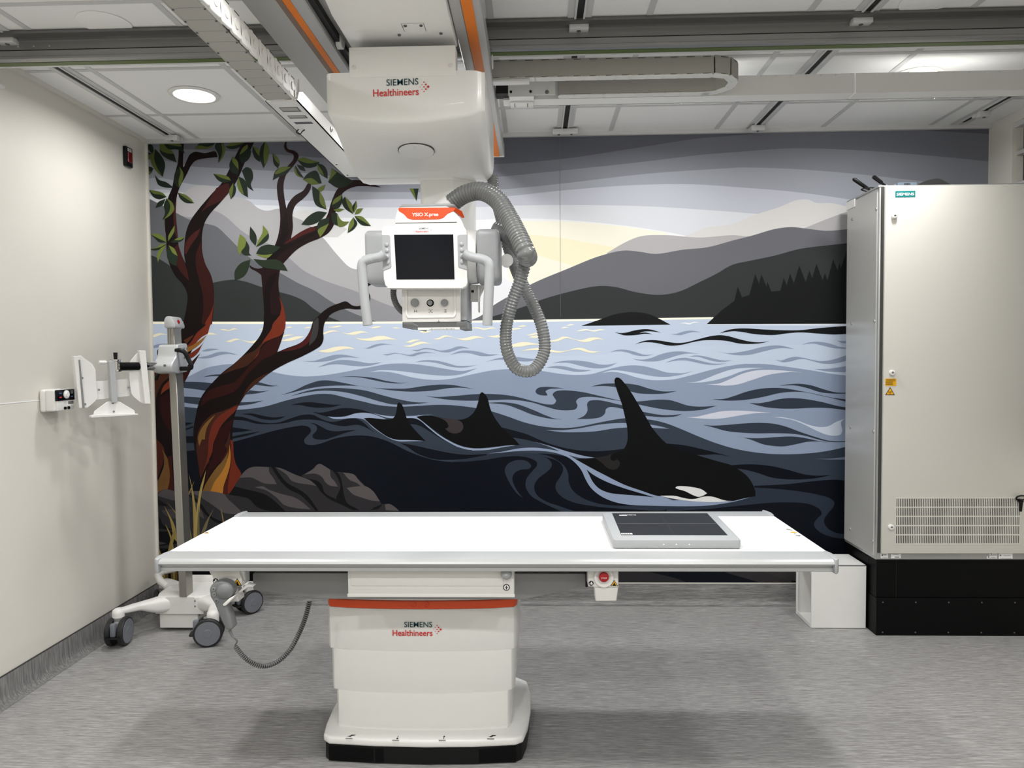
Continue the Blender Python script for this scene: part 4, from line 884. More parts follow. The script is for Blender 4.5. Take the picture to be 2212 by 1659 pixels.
eb = MB().box(2.205, 2.412, -1.066, -1.060, 2.640, 2.722).box(2.21, 2.318, -1.066, -1.0, 2.634, 2.640).box(2.212, 2.316, -1.006, -0.925, 2.628, 2.634, 0.002).build('anchor_plate', 'white', loop)
for x in (2.217, 2.304): MB().cyl((x, -1.066, 2.655), (x, -1.068, 2.655), 0.006, 14).build('hole', 'black', eb)
screw((2.376, -1.066, 2.651), (0, -1, 0), 0.009, eb, 'grey_mid')
for x in (2.232, 2.290): MB().box(x - 0.0015, x + 0.0015, -0.995, -0.945, 2.6272, 2.6284).build('slit', 'dark_line', eb)
MB().box(2.150, 2.205, -1.05, -0.98, 2.655, 2.70).build('dark_block', 'black', loop)
# ---------------------------------------------------------------- ceiling mounted x-ray tube unit
tube = thing('xray_tube_unit', 'white ceiling-mounted x-ray tube unit with a big box carriage, touch panel and grey handles', 'x-ray machine', (1.94, -1.45, 2.2))
tc = MB().prism([(1.662, a, b) for a, b in ((-1.66, 2.603), (-1.935, 2.600), (-1.965, 2.606), (-2.35, 2.66), (-2.35, 2.69), (-1.66, 2.69))], (0.382, 0, 0), 0.006).build('trolley_cover', 'white', tube)
flat('hatch_line', [rect((x, y, 2.5995), X, Y, a, b) for x, y, a, b in ((1.915, -1.866, 0.037, 0.0006), (1.878, -1.836, 0.0007, 0.03), (1.952, -1.836, 0.0007, 0.03))], 'dark_line', tc)
for x, y in ((1.888, -1.848), (1.941, -1.848), (1.855, -1.78), (2.0, -1.785)): screw((x, y, 2.6), (0, 0, -1), 0.006, tc, 'grey_dark')
# box carriage cover: front face, curved lower crease, underside falling to the back
b = MB(); v = []; f = []; NX = 28; x0, x1 = 1.585, 2.146; cols_ = []
for i in range(NX + 1):
    t = i / NX; e = 0.0
    for dist in (t, 1 - t):
        if dist < 0.5 / NX * 3: pass
    x = x0 + (x1 - x0) * t
    cols_.append((x, t, 0.0))
R_ = 0.022
def colpts(x, t, ins):
    ze = 2.345 - 0.034 * (1 - (2 * t - 1) ** 2) + ins
    zb = 2.222 + ins; yf = -1.75 + ins
    return [(yf, 2.487), (yf, (2.487 + ze) / 2), (yf, ze + 0.012), (yf + 0.003, ze + 0.004), (yf + 0.010, ze - 0.002), (-1.62, ze - 0.034), (-1.50, 2.262 + ins), (-1.40, 2.232 + ins), (-1.33, zb), (-1.24, zb), (-1.17 - ins, zb + 0.012), (-1.15 - ins, zb + 0.05), (-1.15 - ins, 2.487)]
colset = [(x0, 0.0, R_), (x0 + 0.0035, 0.006, R_ * 0.5), (x0 + 0.010, 0.018, R_ * 0.16)] + [(x0 + 0.022 + (x1 - x0 - 0.044 - 0.03) * i / 22, 0.04 + 0.87 * i / 22, 0) for i in range(23)]
colset += [(x1 - 0.030, 0.946, 0.004), (x1 - 0.018, 0.968, 0.012), (x1 - 0.008, 0.985, 0.024), (x1 - 0.002, 0.996, 0.040), (x1, 1.0, 0.052)]
K = len(colpts(0, 0, 0))
for x, t, ins in colset:
    for y, z in colpts(x, t, ins if t < 0.5 else 0):
        if t > 0.5 and ins:      # larger radius on the rear right edge, small one on the front
            y2 = y + min(ins, 0.02) if y < -1.7 else (y - ins if y > -1.2 else y)
            z2 = z + (ins if z < 2.30 else min(ins, 0.01) if z < 2.36 else 0)
            v.append((x, y2, z2))
        else: v.append((x, y, z))
n = len(colset)
for i in range(n - 1):
    for j in range(K - 1): f.append((i * K + j, i * K + j + 1, (i + 1) * K + j + 1, (i + 1) * K + j))
    f.append((i * K + K - 1, i * K, (i + 1) * K, (i + 1) * K + K - 1))
f.append(tuple(range(K))); f.append(tuple((n - 1) * K + j for j in range(K - 1, -1, -1)))
b.add(v, f)
cc = b.build('carriage_cover', 'white', tube, 50)
MB().box(1.672, 2.046, -1.752, -1.69, 2.470, 2.574, 0.002).build('upper_panel', 'white', cc)
for x in (1.688, 2.030): screw((x, -1.752, 2.505), (0, -1, 0), 0.0075, cc, 'white2')
MB().box(1.61, 2.04, -1.40, -1.2, 2.487, 2.615).build('dark_inside', 'black', cc)
brand((1.7546, -1.7515, 2.4022), 0.161, Vector((1, 0, 0.018)).normalized(), Z, cc)
# round access cap on the sloped underside
ct = Vector((1.873, -1.555, 2.2665)); nd = Vector((0, -0.13, -1)).normalized(); uu = X; vv = nd.cross(uu)
cap = MB().lathe(ct - nd * 0.004, nd, [(0.0, 0.066), (0.0065, 0.066), (0.007, 0.0655), (0.007, 0.0)], 44).build('access_cap', 'white', cc)
MB().lathe(ct - nd * 0.004, nd, [(0.0, 0.0685), (0.0045, 0.0685), (0.0045, 0.066), (0.0, 0.066)], 44).build('cap_groove', 'dark_line', cap)
screw(ct - vv * 0.045 + nd * 0.003 if vv.y > 0 else ct + vv * 0.045 + nd * 0.003, nd, 0.007, cap, 'white2')
flat('seam', [rect((1.725, -1.331, 2.2212), X, Y, 0.115, 0.0006)], 'dark_line', cc)
# column
cp = [(1.846, -1.300), (1.865, -1.325), (1.985, -1.325), (2.045, -1.28), (2.065, -1.24), (2.065, -1.165), (1.862, -1.165), (1.846, -1.19)]
MB().prism([(a, c, 1.88) for a, c in cp], (0, 0, 0.40), 0.004).build('column', 'white', tube)
col2 = MB().prism([(1.955 + (a - 1.955) * 1.06, -1.245 + (c + 1.245) * 1.12, 2.212) for a, c in cp], (0, 0, 0.02), 0.003).build('column_collar', 'white', tube)
# tube housing: white drum between two grey end caps, domed top with an orange band
hs = MB().lathe((1.772, -1.5, 1.872), (1, 0, 0), [(0, 0.06), (0, 0.096), (0.006, 0.102), (0.02, 0.104), (0.31, 0.104), (0.325, 0.102), (0.325, 0.06)], 40)
hs.prism([(a, -1.615, z) for a, z in rpoly([(1.797, 1.955), (1.797, 2.000), (1.812, 2.046), (2.000, 2.046), (2.045, 2.00), (2.062, 1.955)], 0.014, 4)], (0, 0.22, 0), 0.006)
hs.box(1.80, 2.05, -1.60, -1.42, 1.80, 1.96, 0.012)
hs = hs.build('tube_housing', 'white', tube)
MB().prism([(a, -1.6165, z) for a, z in rpoly([(1.812, 2.043), (1.813, 2.031), (1.834, 2.018), (1.846, 2.003), (1.866, 1.9975), (1.962, 1.9975), (1.980, 2.003), (1.995, 2.018), (2.022, 2.029), (2.024, 2.041)], 0.006, 3)], (0, 0.01, 0), 0.001, 1).build('orange_band', 'orange', hs)
MB().prism([(2.022, -1.6150, 2.030), (2.024, -1.6150, 2.0405), (2.045, -1.58, 2.034), (2.052, -1.55, 2.016), (2.046, -1.56, 2.014)], (-0.004, 0.008, 0)).build('orange_band_end', 'orange', hs)
MB().prism([(a, c, 2.044) for a, c in rpoly([(1.812, -1.612), (2.022, -1.612), (2.03, -1.42), (1.81, -1.42)], 0.03, 5)], (0, 0, 0.014), 0.007).build('top_cap', 'grey_cap', hs)
MB().box(1.800, 2.030, -1.6155, -1.61, 1.9845, 1.9885, 0.001, 1).build('top_seam', 'dark_line', hs)
lettering('lettering', 'YSIO X.pree', (1.8631, -1.6172, 2.0058), X, Z, 0.0175, 0.098, 'white_print', hs, 0.02)
MB().box(2.090, 2.0975, -1.56, -1.4, 1.892, 1.8928).build('housing_seam', 'dark_line', hs)
def end_cap(xa, xb, s):
    c = MB(); L = abs(xb - xa); d = 1 if xb > xa else -1
    pr = rpoly([(-1.61, 1.965), (-1.40, 1.965), (-1.395, 1.775), (-1.45, 1.765), (-1.60, 1.768)], 0.028, 5)
    c.prism([(xa, a, z) for a, z in pr], (xb - xa, 0, 0), 0.016, 3)
    return c.build('end_cap', 'grey_cap', tube)
end_cap(2.098, 2.186, 1); end_cap(1.772, 1.680, -1)
MB().box(2.11, 2.20, -1.42, -1.36, 1.955, 1.992, 0.014).build('rear_bracket', 'grey_cap', tube)
MB().lathe((2.205, -1.40, 1.872), (0, 1, 0), [(0, 0.02), (0, 0.026), (0.03, 0.026), (0.03, 0.0)], 16).build('serial_label_holder', 'white', tube)
# display panel with screen, grey key strips, four round keys each side
A6 = lambda pts: [P_ for P_ in pts]
pan = [(1.7706, -1.7220, 1.9454), (1.7745, -1.7220, 1.9552), (1.7871, -1.7220, 1.9592), (2.0541, -1.7220, 1.9557), (2.0670, -1.7220, 1.9520), (2.0748, -1.7220, 1.9386), (2.0761, -1.7220, 1.9214), (2.0760, -1.7220, 1.7980), (2.0770, -1.7220, 1.7534), (2.0716, -1.7220, 1.7391), (2.0590, -1.7220, 1.7323), (1.7962, -1.7220, 1.7348), (1.7808, -1.7220, 1.7445), (1.7746, -1.7220, 1.7694), (1.7733, -1.7220, 1.7992), (1.7703, -1.7220, 1.9268)]
dp = MB().prism(pan, (0, 0.045, 0), 0.006, 2).build('display_panel', 'white', tube)
flat('chin_bevel_shading', [[(1.8208, -1.7226, 1.7626), (2.0295, -1.7226, 1.7613), (2.0591, -1.7226, 1.7347), (1.7863, -1.7226, 1.7374)]], 'white2', dp)  # flat patch, the bevel's shading painted as a slightly darker white
MB().prism([(1.8156, -1.7232, 1.9258), (2.0277, -1.7232, 1.9241), (2.0304, -1.7232, 1.7650), (1.8220, -1.7232, 1.7667)], (0, 0.003, 0)).build('screen', 'screen', dp)
flat('screen_edge', [[(1.8142, -1.7224, 1.9271), (2.0289, -1.7224, 1.9254), (2.0315, -1.7224, 1.7638), (1.8208, -1.7224, 1.7656)]], 'white_print', dp)
for pts, bx in (('427,246 528,248 548,262 567,700 555,722 447,762', ((500,388),(504,474),(508,560),(512,647))), ('1528,246 1648,240 1655,752 1536,716 1521,692 1513,264', ((1572,381),(1575,467),(1577,552),(1579,636)))):
    pass
k1 = MB().prism([(1.7713, -1.7245, 1.9262), (1.7966, -1.7245, 1.9253), (1.8015, -1.7245, 1.9218), (1.8047, -1.7245, 1.8134), (1.8016, -1.7245, 1.8080), (1.7743, -1.7245, 1.7984)], (0, 0.006, 0), 0.001, 1).build('key_strip', 'grey_cap', dp)
k2 = MB().prism([(2.0460, -1.7245, 1.9224), (2.0759, -1.7245, 1.9234), (2.0762, -1.7245, 1.7972), (2.0467, -1.7245, 1.8064), (2.0430, -1.7245, 1.8124), (2.0422, -1.7245, 1.9180)], (0, 0.006, 0), 0.001, 1).build('key_strip', 'grey_cap', dp)
for c in [(1.7891, -1.7245, 1.8908), (1.7897, -1.7245, 1.8695), (1.7904, -1.7245, 1.8483), (1.7911, -1.7245, 1.8267), (2.0566, -1.7245, 1.8890), (2.0571, -1.7245, 1.8678), (2.0574, -1.7245, 1.8468), (2.0576, -1.7245, 1.8260)]:
    MB().lathe(c, (0, -1, 0), [(0, 0.0078), (0.003, 0.0072), (0.0045, 0.005), (0.005, 0)], 16).build('key', 'grey_cap', dp)
brand([(1.8906, -1.7226, 1.9325)][0], 0.0485, X, Z, dp)
# handles
def handle(pts):
    p = spline(pts, 6); n = len(p)
    b = MB().sweep([(q, 0.0185 if i > n * 0.3 else 0.0165, 0.0165) for i, q in enumerate(p)], circ(14), None)
    return b
hl = handle([(1.7838, -1.7380, 1.8564), (1.7712, -1.7380, 1.8467), (1.7487, -1.7380, 1.8420), (1.7261, -1.7380, 1.8379), (1.7085, -1.7380, 1.8302), (1.7023, -1.7380, 1.8155), (1.7028, -1.7380, 1.7883), (1.7089, -1.7380, 1.7017), (1.7198, -1.7380, 1.6037)]).build('handle', 'grey_cap', tube, 50)
hr = handle([(2.0670, -1.7380, 1.8563), (2.0793, -1.7380, 1.8464), (2.0990, -1.7380, 1.8395), (2.1261, -1.7380, 1.8342), (2.1458, -1.7380, 1.8259), (2.1560, -1.7380, 1.8098), (2.1565, -1.7380, 1.7828), (2.1520, -1.7380, 1.6968), (2.1468, -1.7380, 1.5994)]).build('handle', 'grey_cap', tube, 50)
# collimator
co = MB().box(1.8290, 2.0445, -1.66, -1.42, 1.6165, 1.80, 0.004).build('collimator', 'white2', tube)
MB().prism([(a, -1.6605, z) for a, z in rpoly([(1.842, 1.74), (1.842, 1.642), (1.850, 1.632), (2.020, 1.632), (2.028, 1.642), (2.028, 1.74), (2.021, 1.74), (2.021, 1.646), (2.014, 1.639), (1.856, 1.639), (1.849, 1.646), (1.849, 1.74)], 0.004, 3)], (0, -0.003, 0), 0.001, 1).build('face_frame', 'white2', co)
MB().box(2.0435, 2.0655, -1.645, -1.43, 1.622, 1.80, 0.003).build('side_cover', 'grey_cap', co)
for c, r, ring in (([(1.8772, -1.6610, 1.6876)][0], 0.0150, 0), ([(1.9334, -1.6610, 1.6863)][0], 0.0094, 1), ([(1.9862, -1.6610, 1.6864)][0], 0.0132, 0)):
    k = MB().lathe(c, (0, -1, 0), [(0, r), (0.012, r * 0.97), (0.0145, r * 0.86), (0.0145, 0)], 24).build('knob', 'grey_mid', co)
    if ring: MB().lathe(c, (0, -1, 0), [(0, 0.0160), (0.0012, 0.0160), (0.0012, 0.0135), (0, 0.0135)], 28).build('knob_ring', 'chrome', co)
sy = []
for c, k in (([(1.8789, -1.6612, 1.6570)][0], 0), ([(1.9887, -1.6612, 1.6569)][0], 1)):
    c = Vector(c); a, b_ = (X, Z) if k == 0 else (Z, X)
    for s in (-1, 1): sy.append(rect(c + a * 0.004 * s, a, b_, 0.0007, 0.005))
    sy.append(rect(c, a, b_, 0.004, 0.0006))
c = Vector([(1.9343, -1.6612, 1.6570)][0])
for s in (-1, 1):
    for q in (-1, 1): sy += [rect(c + X * 0.0045 * s + Z * 0.0058 * q, X, Z, 0.0018, 0.0005), rect(c + X * 0.0058 * s + Z * 0.0045 * q, X, Z, 0.0005, 0.0018)]
sy += [rect(c, X, Z, 0.0035, 0.0005), rect(c, X, Z, 0.0005, 0.0035)]
c = Vector([(1.9633, -1.6612, 1.6190)][0]); sy += [rect(c + Z * 0.003, X, Z, 0.0005, 0.003), rect(c - Z * 0.0015, X, Z, 0.005, 0.0008)]
flat('symbols', sy, 'black_print', co)
MB().box(1.829, 2.060, -1.656, -1.43, 1.598, 1.617).build('window_recess', 'grey_dark', co)
MB().prism([(1.8325, -1.663, 1.6155), (1.866, -1.663, 1.6155), (1.892, -1.655, 1.600), (1.886, -1.650, 1.589), (1.836, -1.650, 1.5985)], (0, 0.2, 0), 0.001, 1).build('rail_end', 'grey_mid', co)
MB().prism([(2.068, -1.663, 1.618), (2.030, -1.663, 1.6155), (2.026, -1.655, 1.598), (2.040, -1.650, 1.589), (2.068, -1.650, 1.591)], (0, 0.2, 0), 0.001, 1).build('rail_end', 'grey_mid', co)
MB().box(1.885, 2.040, -1.655, -1.635, 1.588, 1.5995, 0.001, 1).build('front_rail', 'white2', co)
MB().box(1.93, 1.99, -1.648, -1.55, 1.600, 1.604).build('light_window', 'brown', co)
flat('scale_ticks', [rect((1.930 + 0.0047 * i, -1.6556, 1.591), X, Z, 0.0008, 0.0022) for i in range(20)], 'black_print', co)
pm = MB().box(2.068, 2.105, -1.52, -1.50, 1.70, 1.765, 0.003).box(2.098, 2.102, -1.53, -1.48, 1.66, 1.76).prism([(2.104, -1.5, 1.765), (2.125, -1.5, 1.765), (2.104, -1.5, 1.72)], (0, 0.02, 0)).build('rear_bracket_plate', 'white', tube)
MB().box(2.072, 2.082, -1.522, -1.5195, 1.735, 1.744).build('slot', 'black_plastic', pm)
# corrugated hoses
def hose(name, ctrl, r, pitch, m, seg=16):
    fine = spline(ctrl, 24); p = resample(fine, pitch / 6); path = []
    prof = [1.0, 0.985, 0.90, 0.86, 0.90, 0.985]
    for i, q in enumerate(p): path.append((q, r * prof[i % 6], r * prof[i % 6]))
    o = MB().sweep(path, circ(seg), None).build(name, m, tube, 80); return o
hose('cable_hose', [(2.0022, -1.5000, 2.0843), (2.0502, -1.5300, 2.1071), (2.1144, -1.5600, 2.1116), (2.1756, -1.6000, 2.0727), (2.2248, -1.6500, 1.9910), (2.2624, -1.7000, 1.9103), (2.2854, -1.7200, 1.8578), (2.2913, -1.6600, 1.8478), (2.2804, -1.5900, 1.8711), (2.2484, -1.5400, 1.9187), (2.2084, -1.5000, 1.9609), (2.1677, -1.4700, 1.9844)], 0.0355, 0.0125, 'hose', 20)
hose('cable_hose', [(2.1411, -1.2200, 2.2437), (2.1499, -1.2500, 2.1671), (2.1743, -1.2900, 2.0782), (2.1980, -1.3300, 1.9706), (2.2248, -1.3600, 1.8853), (2.2550, -1.4000, 1.8023), (2.3062, -1.4400, 1.6974), (2.3454, -1.4600, 1.5923), (2.3501, -1.4700, 1.5015), (2.3044, -1.4900, 1.4334), (2.2472, -1.5100, 1.4396), (2.2092, -1.5300, 1.5060), (2.2050, -1.5400, 1.5908), (2.2295, -1.5600, 1.6896), (2.2619, -1.5700, 1.7754), (2.2781, -1.5700, 1.8358), (2.2694, -1.5400, 1.9010), (2.2292, -1.4800, 1.9514)], 0.0245, 0.0115, 'hose', 16)
hose('cable_hose', [(1.7732, -1.5200, 1.7633), (1.7709, -1.5200, 1.7313), (1.7794, -1.5200, 1.6973), (1.7951, -1.5000, 1.6717), (1.8223, -1.4600, 1.6557)], 0.0125, 0.0065, 'hose_dark', 12)
a_, b_ = Vector((1.9474, -1.4700, 2.0323)), Vector((2.0095, -1.5000, 2.0931)); d_ = (b_ - a_).normalized()
MB().lathe(a_, d_, [(0, 0.050), (0.03, 0.049), (0.055, 0.046), (0.078, 0.0385), (0.082, 0.037), (0.082, 0.02)], 32).build('hose_connector', 'white', tube, 50)

# ---------------------------------------------------------------- examination table
tb = thing('examination_table', 'white x-ray examination table with grey rails on a white lifting column with an orange band', 'examination table', (1.9, -1.5, 0))
TX0, TX1, TZ = 1.016, 3.312, 0.811
top = MB().box(TX0, TX1, -1.820, -1.268, 0.782, TZ, 0.002, 1).build('tabletop', 'table_top', tb)
c = Vector((1.0309, -1.5536, 0.8118)); flat('warning_triangle', [[c - X * 0.014 - Y * 0.004, c + X * 0.012 - Y * 0.006, c + X * 0.001 + Y * 0.013]], 'yellow', top)
flat('symbol', [[c - X * 0.008 - Y * 0.002 + Z * 0.0004, c + X * 0.007 - Y * 0.003 + Z * 0.0004, c + X * 0.0005 + Y * 0.008 + Z * 0.0004]], 'black_print', top)
sy = []
for u_, v_ in ((1702,1142),(1706,1144),(1711,1143),(1722,1156),(1726,1158),(1728,1156)):
    pass
for c in [(3.2857, -1.5016, 0.8118), (3.2915, -1.5054, 0.8118), (3.2947, -1.5165, 0.8118), (3.2882, -1.5746, 0.8118), (3.2876, -1.5957, 0.8118), (3.2907, -1.6062, 0.8118), (3.2966, -1.5992, 0.8118)]: sy.append(disc(c, X, Y, 0.0045, 8))
flat('symbol', sy, 'grey_print', top)
c = Vector((3.2884, -1.5495, 0.8118)); flat('warning_triangle', [[c - X * 0.012 - Y * 0.006, c + X * 0.016 - Y * 0.010, c + X * 0.006 + Y * 0.012]], 'yellow', top)
fp = [(-1.819, 0.8115), (-1.900, 0.8105), (-1.914, 0.809), (-1.923, 0.804), (-1.926, 0.797), (-1.921, 0.791), (-1.912, 0.789), (-1.906, 0.788), (-1.906, 0.781), (-1.909, 0.779), (-1.909, 0.769), (-1.904, 0.766), (-1.835, 0.766), (-1.819, 0.775)]
fr = MB().prism([(1.034, a, z) for a, z in fp], (2.262, 0, 0)).build('front_rail', 'grey_rail', tb, 25)
rr_ = MB().prism([(1.034, -3.083 - a, z) for a, z in fp], (2.262, 0, 0)).build('rear_rail', 'grey_rail', tb, 25)
for u_ in (364, 641, 921, 1202, 1487, 1778):
    q = {364: (1.0628, -1.9095, 0.7913), 641: (1.5038, -1.9095, 0.7916), 921: (1.9445, -1.9095, 0.7919), 1202: (2.3817, -1.9095, 0.7922), 1487: (2.8200, -1.9095, 0.7925), 1778: (3.2622, -1.9095, 0.7928)}[u_]; MB().cyl(q, (q[0], q[1] - 0.001, q[2]), 0.0033, 12).build('rail_hole', 'black', fr)
def capc(xi, xo, yi, yo):
    s = 1 if xo > xi else -1; t = 1 if yo > yi else -1
    pts = [(xi, yi), (xo - s * 0.006, yi), (xo, yi + t * 0.02), (xo + s * 0.002, yo - t * 0.05), (xo - s * 0.004, yo - t * 0.016), (xo - s * 0.014, yo + t * 0.001), (xi, yo + t * 0.003)]
    return MB().prism([(a, c_, 0.7635) for a, c_ in pts], (0, 0, 0.050), 0.006, 2).build('corner_cap', 'grey_cap', tb)
capc(1.036, 1.011, -1.818, -1.926); capc(3.294, 3.317, -1.818, -1.926); capc(1.036, 1.011, -1.266, -1.158); capc(3.294, 3.317, -1.266, -1.158)
# under-table carriage
MB().box(1.10, 3.22, -1.80, -1.28, 0.772, 0.782).build('tabletop_underside', 'grey_dark', tb)
MB().box(1.30, 2.50, -1.72, -1.36, 0.690, 0.772, 0.004).build('carriage_frame', 'grey_dark', tb)
bm_ = [(1.292, 0.712), (1.298, 0.718), (2.488, 0.716), (2.494, 0.71), (2.494, 0.672), (2.27, 0.622), (1.54, 0.622), (1.292, 0.656)]
MB().prism([(a, -1.762, z) for a, z in bm_], (0, 0.40, 0), 0.005, 2).build('support_beam', 'beam', tb)
MB().box(2.488, 2.497, -1.765, -1.36, 0.668, 0.745, 0.002).build('beam_end', 'black_plastic', tb)
# lifting column: three telescoping covers
def colplan(xa, xb, yf, yb, bulge=0.022):
    n = 10; p = []
    for i in range(n + 1):
        t = i / n; p.append((xa + 0.012 + (xb - xa - 0.024) * t, yf - bulge * (1 - (2 * t - 1) ** 2) + (0.006 if i in (0, n) else 0)))
    p += [(xb, yf + 0.03), (xb + 0.006, yb - 0.03), (xb - 0.02, yb), (xa + 0.02, yb), (xa - 0.006, yb - 0.03), (xa, yf + 0.03)]
    return p
def stage(name, xa, xb, yf, yb, z0, z1, m='white', par=tb): return MB().prism([(a, c_, z0) for a, c_ in colplan(xa, xb, yf, yb)], (0, 0, z1 - z0), 0.004, 2).build(name, m, par)
s1 = stage('column_cover', 1.519, 2.240, -1.632, -1.22, 0.388, 0.548)
stage('orange_band', 1.518, 2.241, -1.633, -1.219, 0.548, 0.578, 'orange')
stage('column_top', 1.525, 2.234, -1.627, -1.225, 0.578, 0.640, 'white')
s2 = stage('column_cover', 1.532, 2.230, -1.636, -1.226, 0.232, 0.389)
s3 = stage('column_cover', 1.550, 2.215, -1.645, -1.235, 0.098, 0.233)
for u_ in (892, 921):
    q = Vector({892: (1.8531, -1.6560, 0.5663), 921: (1.9034, -1.6560, 0.5665)}[u_]); MB().lathe(q, (0, -1, 0), [(0, 0.010), (0.002, 0.010), (0.002, 0.007), (0.0005, 0.007), (0.0005, 0.003), (0.002, 0.003), (0.002, 0)], 18).build('indicator', 'orange', tb)
brand((1.7749, -1.6565, 0.4471), 0.150, X, Z, s1)
bp_ = [(1.545, -1.722), (1.72, -1.737), (1.90, -1.742), (2.08, -1.737), (2.235, -1.720), (2.262, -1.70), (2.278, -1.62), (2.287, -1.50), (2.287, -1.36), (2.27, -1.25), (2.20, -1.19), (1.58, -1.19), (1.52, -1.25), (1.502, -1.36), (1.500, -1.50), (1.508, -1.62), (1.520, -1.70)]
bpl = MB().prism([(a, c_, 0.066) for a, c_ in bp_], (0, 0, 0.030), 0.010, 3).build('base_plate', 'white', tb)
stage('column_foot', 1.552, 2.213, -1.655, -1.235, 0.094, 0.104)
MB().prism([(1.89 + (a - 1.89) * 0.985, -1.46 + (c_ + 1.46) * 0.975, 0.0) for a, c_ in bp_], (0, 0, 0.068), 0.004, 1).build('base_skirt', 'grey_dark' if False else 'black_plastic', tb)
for i in range(4):
    xa = 1.543 + i * 0.1735
    pl = [(xa, -1.718 - 0.016 * (1 - ((xa - 1.89) / 0.35) ** 2)), (xa + 0.172, -1.718 - 0.016 * (1 - ((xa + 0.172 - 1.89) / 0.35) ** 2)), (xa + 0.172, -1.69), (xa, -1.69)]
    MB().prism([(a, c_, 0.004) for a, c_ in pl], (0, 0, 0.057), 0.003, 1).build('foot_pedal', 'black_satin', tb)
sy = []
def arrow(c, d):
    d = Vector(d).normalized(); w = Vector((-d.y, d.x, 0)); return [rect(c, d, w, 0.011, 0.0011), [c + d * 0.013, c + d * 0.004 + w * 0.005, c + d * 0.004 - w * 0.005]]
for u_, v_, k in ((757,1590,0), (858,1596,1), (960,1596,2), (1065,1590,0)):
    pass
for k, c in zip((0, 1, 2, 0), [(1.6281, -1.7135, 0.0966), (1.8017, -1.7237, 0.0966), (1.9716, -1.7210, 0.0966), (2.1474, -1.7085, 0.0966)]):
    c = Vector(c)
    if k == 0: sy += arrow(c + X * 0.004, (1, 0.7, 0)) + arrow(c + X * 0.002, (-1, -0.7, 0)); sy += arrow(c - X * 0.004, (0.7, 0.5, 0))
    else: sy += arrow(c, (0, 1 if k == 2 else -1, 0))
    sy.append(rect(c + Vector((-0.004, -0.019, 0)), X, Y, 0.013, 0.002))
flat('foot_symbols', sy, 'black_print', bpl)
for x, y in ((2.262, -1.30), (2.266, -1.46)): MB().lathe((x, y, 0.0955), (0, 0, 1), [(0, 0.008), (0.001, 0.008), (0.001, 0.005), (0, 0.005)], 14).build('screw', 'white2', bpl)
# detector tray under the front rail
ty = MB().box(1.664, 2.238, -1.862, -1.60, 0.664, 0.766, 0.004).build('bucky_tray', 'white2', tb)
MB().box(1.676, 2.200, -1.866, -1.86, 0.704, 0.764, 0.002).build('tray_drawer', 'white2', ty)
MB().box(1.858, 1.965, -1.8675, -1.865, 0.757, 0.764).build('grip_slot', 'grey_dark', ty)
MB().box(1.662, 2.240, -1.864, -1.858, 0.664, 0.676, 0.002).build('tray_lip', 'white', ty)
c = Vector((2.2122, -1.8680, 0.7481)); kn = MB().lathe(c, (0, -1, 0), [(-0.01, 0.017), (0, 0.019), (0.008, 0.0185), (0.016, 0.015), (0.021, 0.008), (0.022, 0)], 24).build('knob', 'grey_cap', ty)
lettering('lettering', 'UP', c + Vector((-0.004, -0.0225, 0)), X, Z, 0.004, 0.008, 'white_print', kn)
c = Vector((2.2116, -1.8635, 0.6987))
flat('symbol', [disc(c, X, Z, 0.0115, 24)], 'black_print', ty); flat('symbol', [disc(c - Y * 0.0004, X, Z, 0.0085, 24)], 'white_print', ty)
flat('symbol', [rect(c - Y * 0.0008, X, Z, 0.0012, 0.006), rect(c - Y * 0.0008, X, Z, 0.006, 0.0010), disc(c - Y * 0.0008 + Z * 0.0045, X, Z, 0.0025, 8), disc(c - Y * 0.0008 - Z * 0.0045, X, Z, 0.0025, 8)], 'black_print', ty)
def pictogram(c, par):
    """round instruction mark and triangular hand-crush warning"""
    pass
def round_mark(c, r, par):
    flat('symbol', [disc(c, X, Z, r, 22)], 'black_print', par)
    flat('symbol', [disc(c - Y * 0.0004 + Z * r * 0.35 + X * r * 0.1, X, Z, r * 0.28, 10), rect(c - Y * 0.0004 - Z * r * 0.25 + X * r * 0.25, X, Z, r * 0.30, r * 0.30), rect(c - Y * 0.0004 - Z * r * 0.2 - X * r * 0.45, X, Z, r * 0.25, r * 0.22)], 'white_print', par)
def tri_mark(c, r, par):
    T = lambda k, dz=0: [c - X * r * k - Z * r * 0.62 * k + Z * dz, c + X * r * k - Z * r * 0.62 * k + Z * dz, c + Z * r * 1.05 * k + Z * dz]
    flat('warning_triangle', [T(1)], 'black_print', par)
    flat('warning_triangle', [[q - Y * 0.0004 for q in T(0.78)]], 'yellow', par)
    flat('symbol', [rect(c - Y * 0.0008 - Z * r * 0.05, X, Z, r * 0.13, r * 0.38), rect(c - Y * 0.0008 - Z * r * 0.38, X, Z, r * 0.42, r * 0.1), rect(c - Y * 0.0008 - Z * r * 0.15 - X * r * 0.22, X, Z, r * 0.08, r * 0.16), rect(c - Y * 0.0008 - Z * r * 0.15 + X * r * 0.22, X, Z, r * 0.08, r * 0.16)], 'black_print', par)
sb = MB().prism([(2.4898, -1.8660, 0.7701), (2.5933, -1.8660, 0.7717), (2.5931, -1.8660, 0.7017), (2.5867, -1.8660, 0.6523), (2.5144, -1.8660, 0.6521), (2.5115, -1.8660, 0.7016), (2.4895, -1.8660, 0.7031)], (0, 0.06, 0), 0.003, 1).build('stop_bracket', 'white2', tb)
flat('fold_line', [[(2.5130, -1.8665, 0.7017), (2.5915, -1.8665, 0.7019), (2.5915, -1.8665, 0.7003), (2.5130, -1.8665, 0.7001)]], 'line', sb)
c = Vector((2.5430, -1.8660, 0.7351))
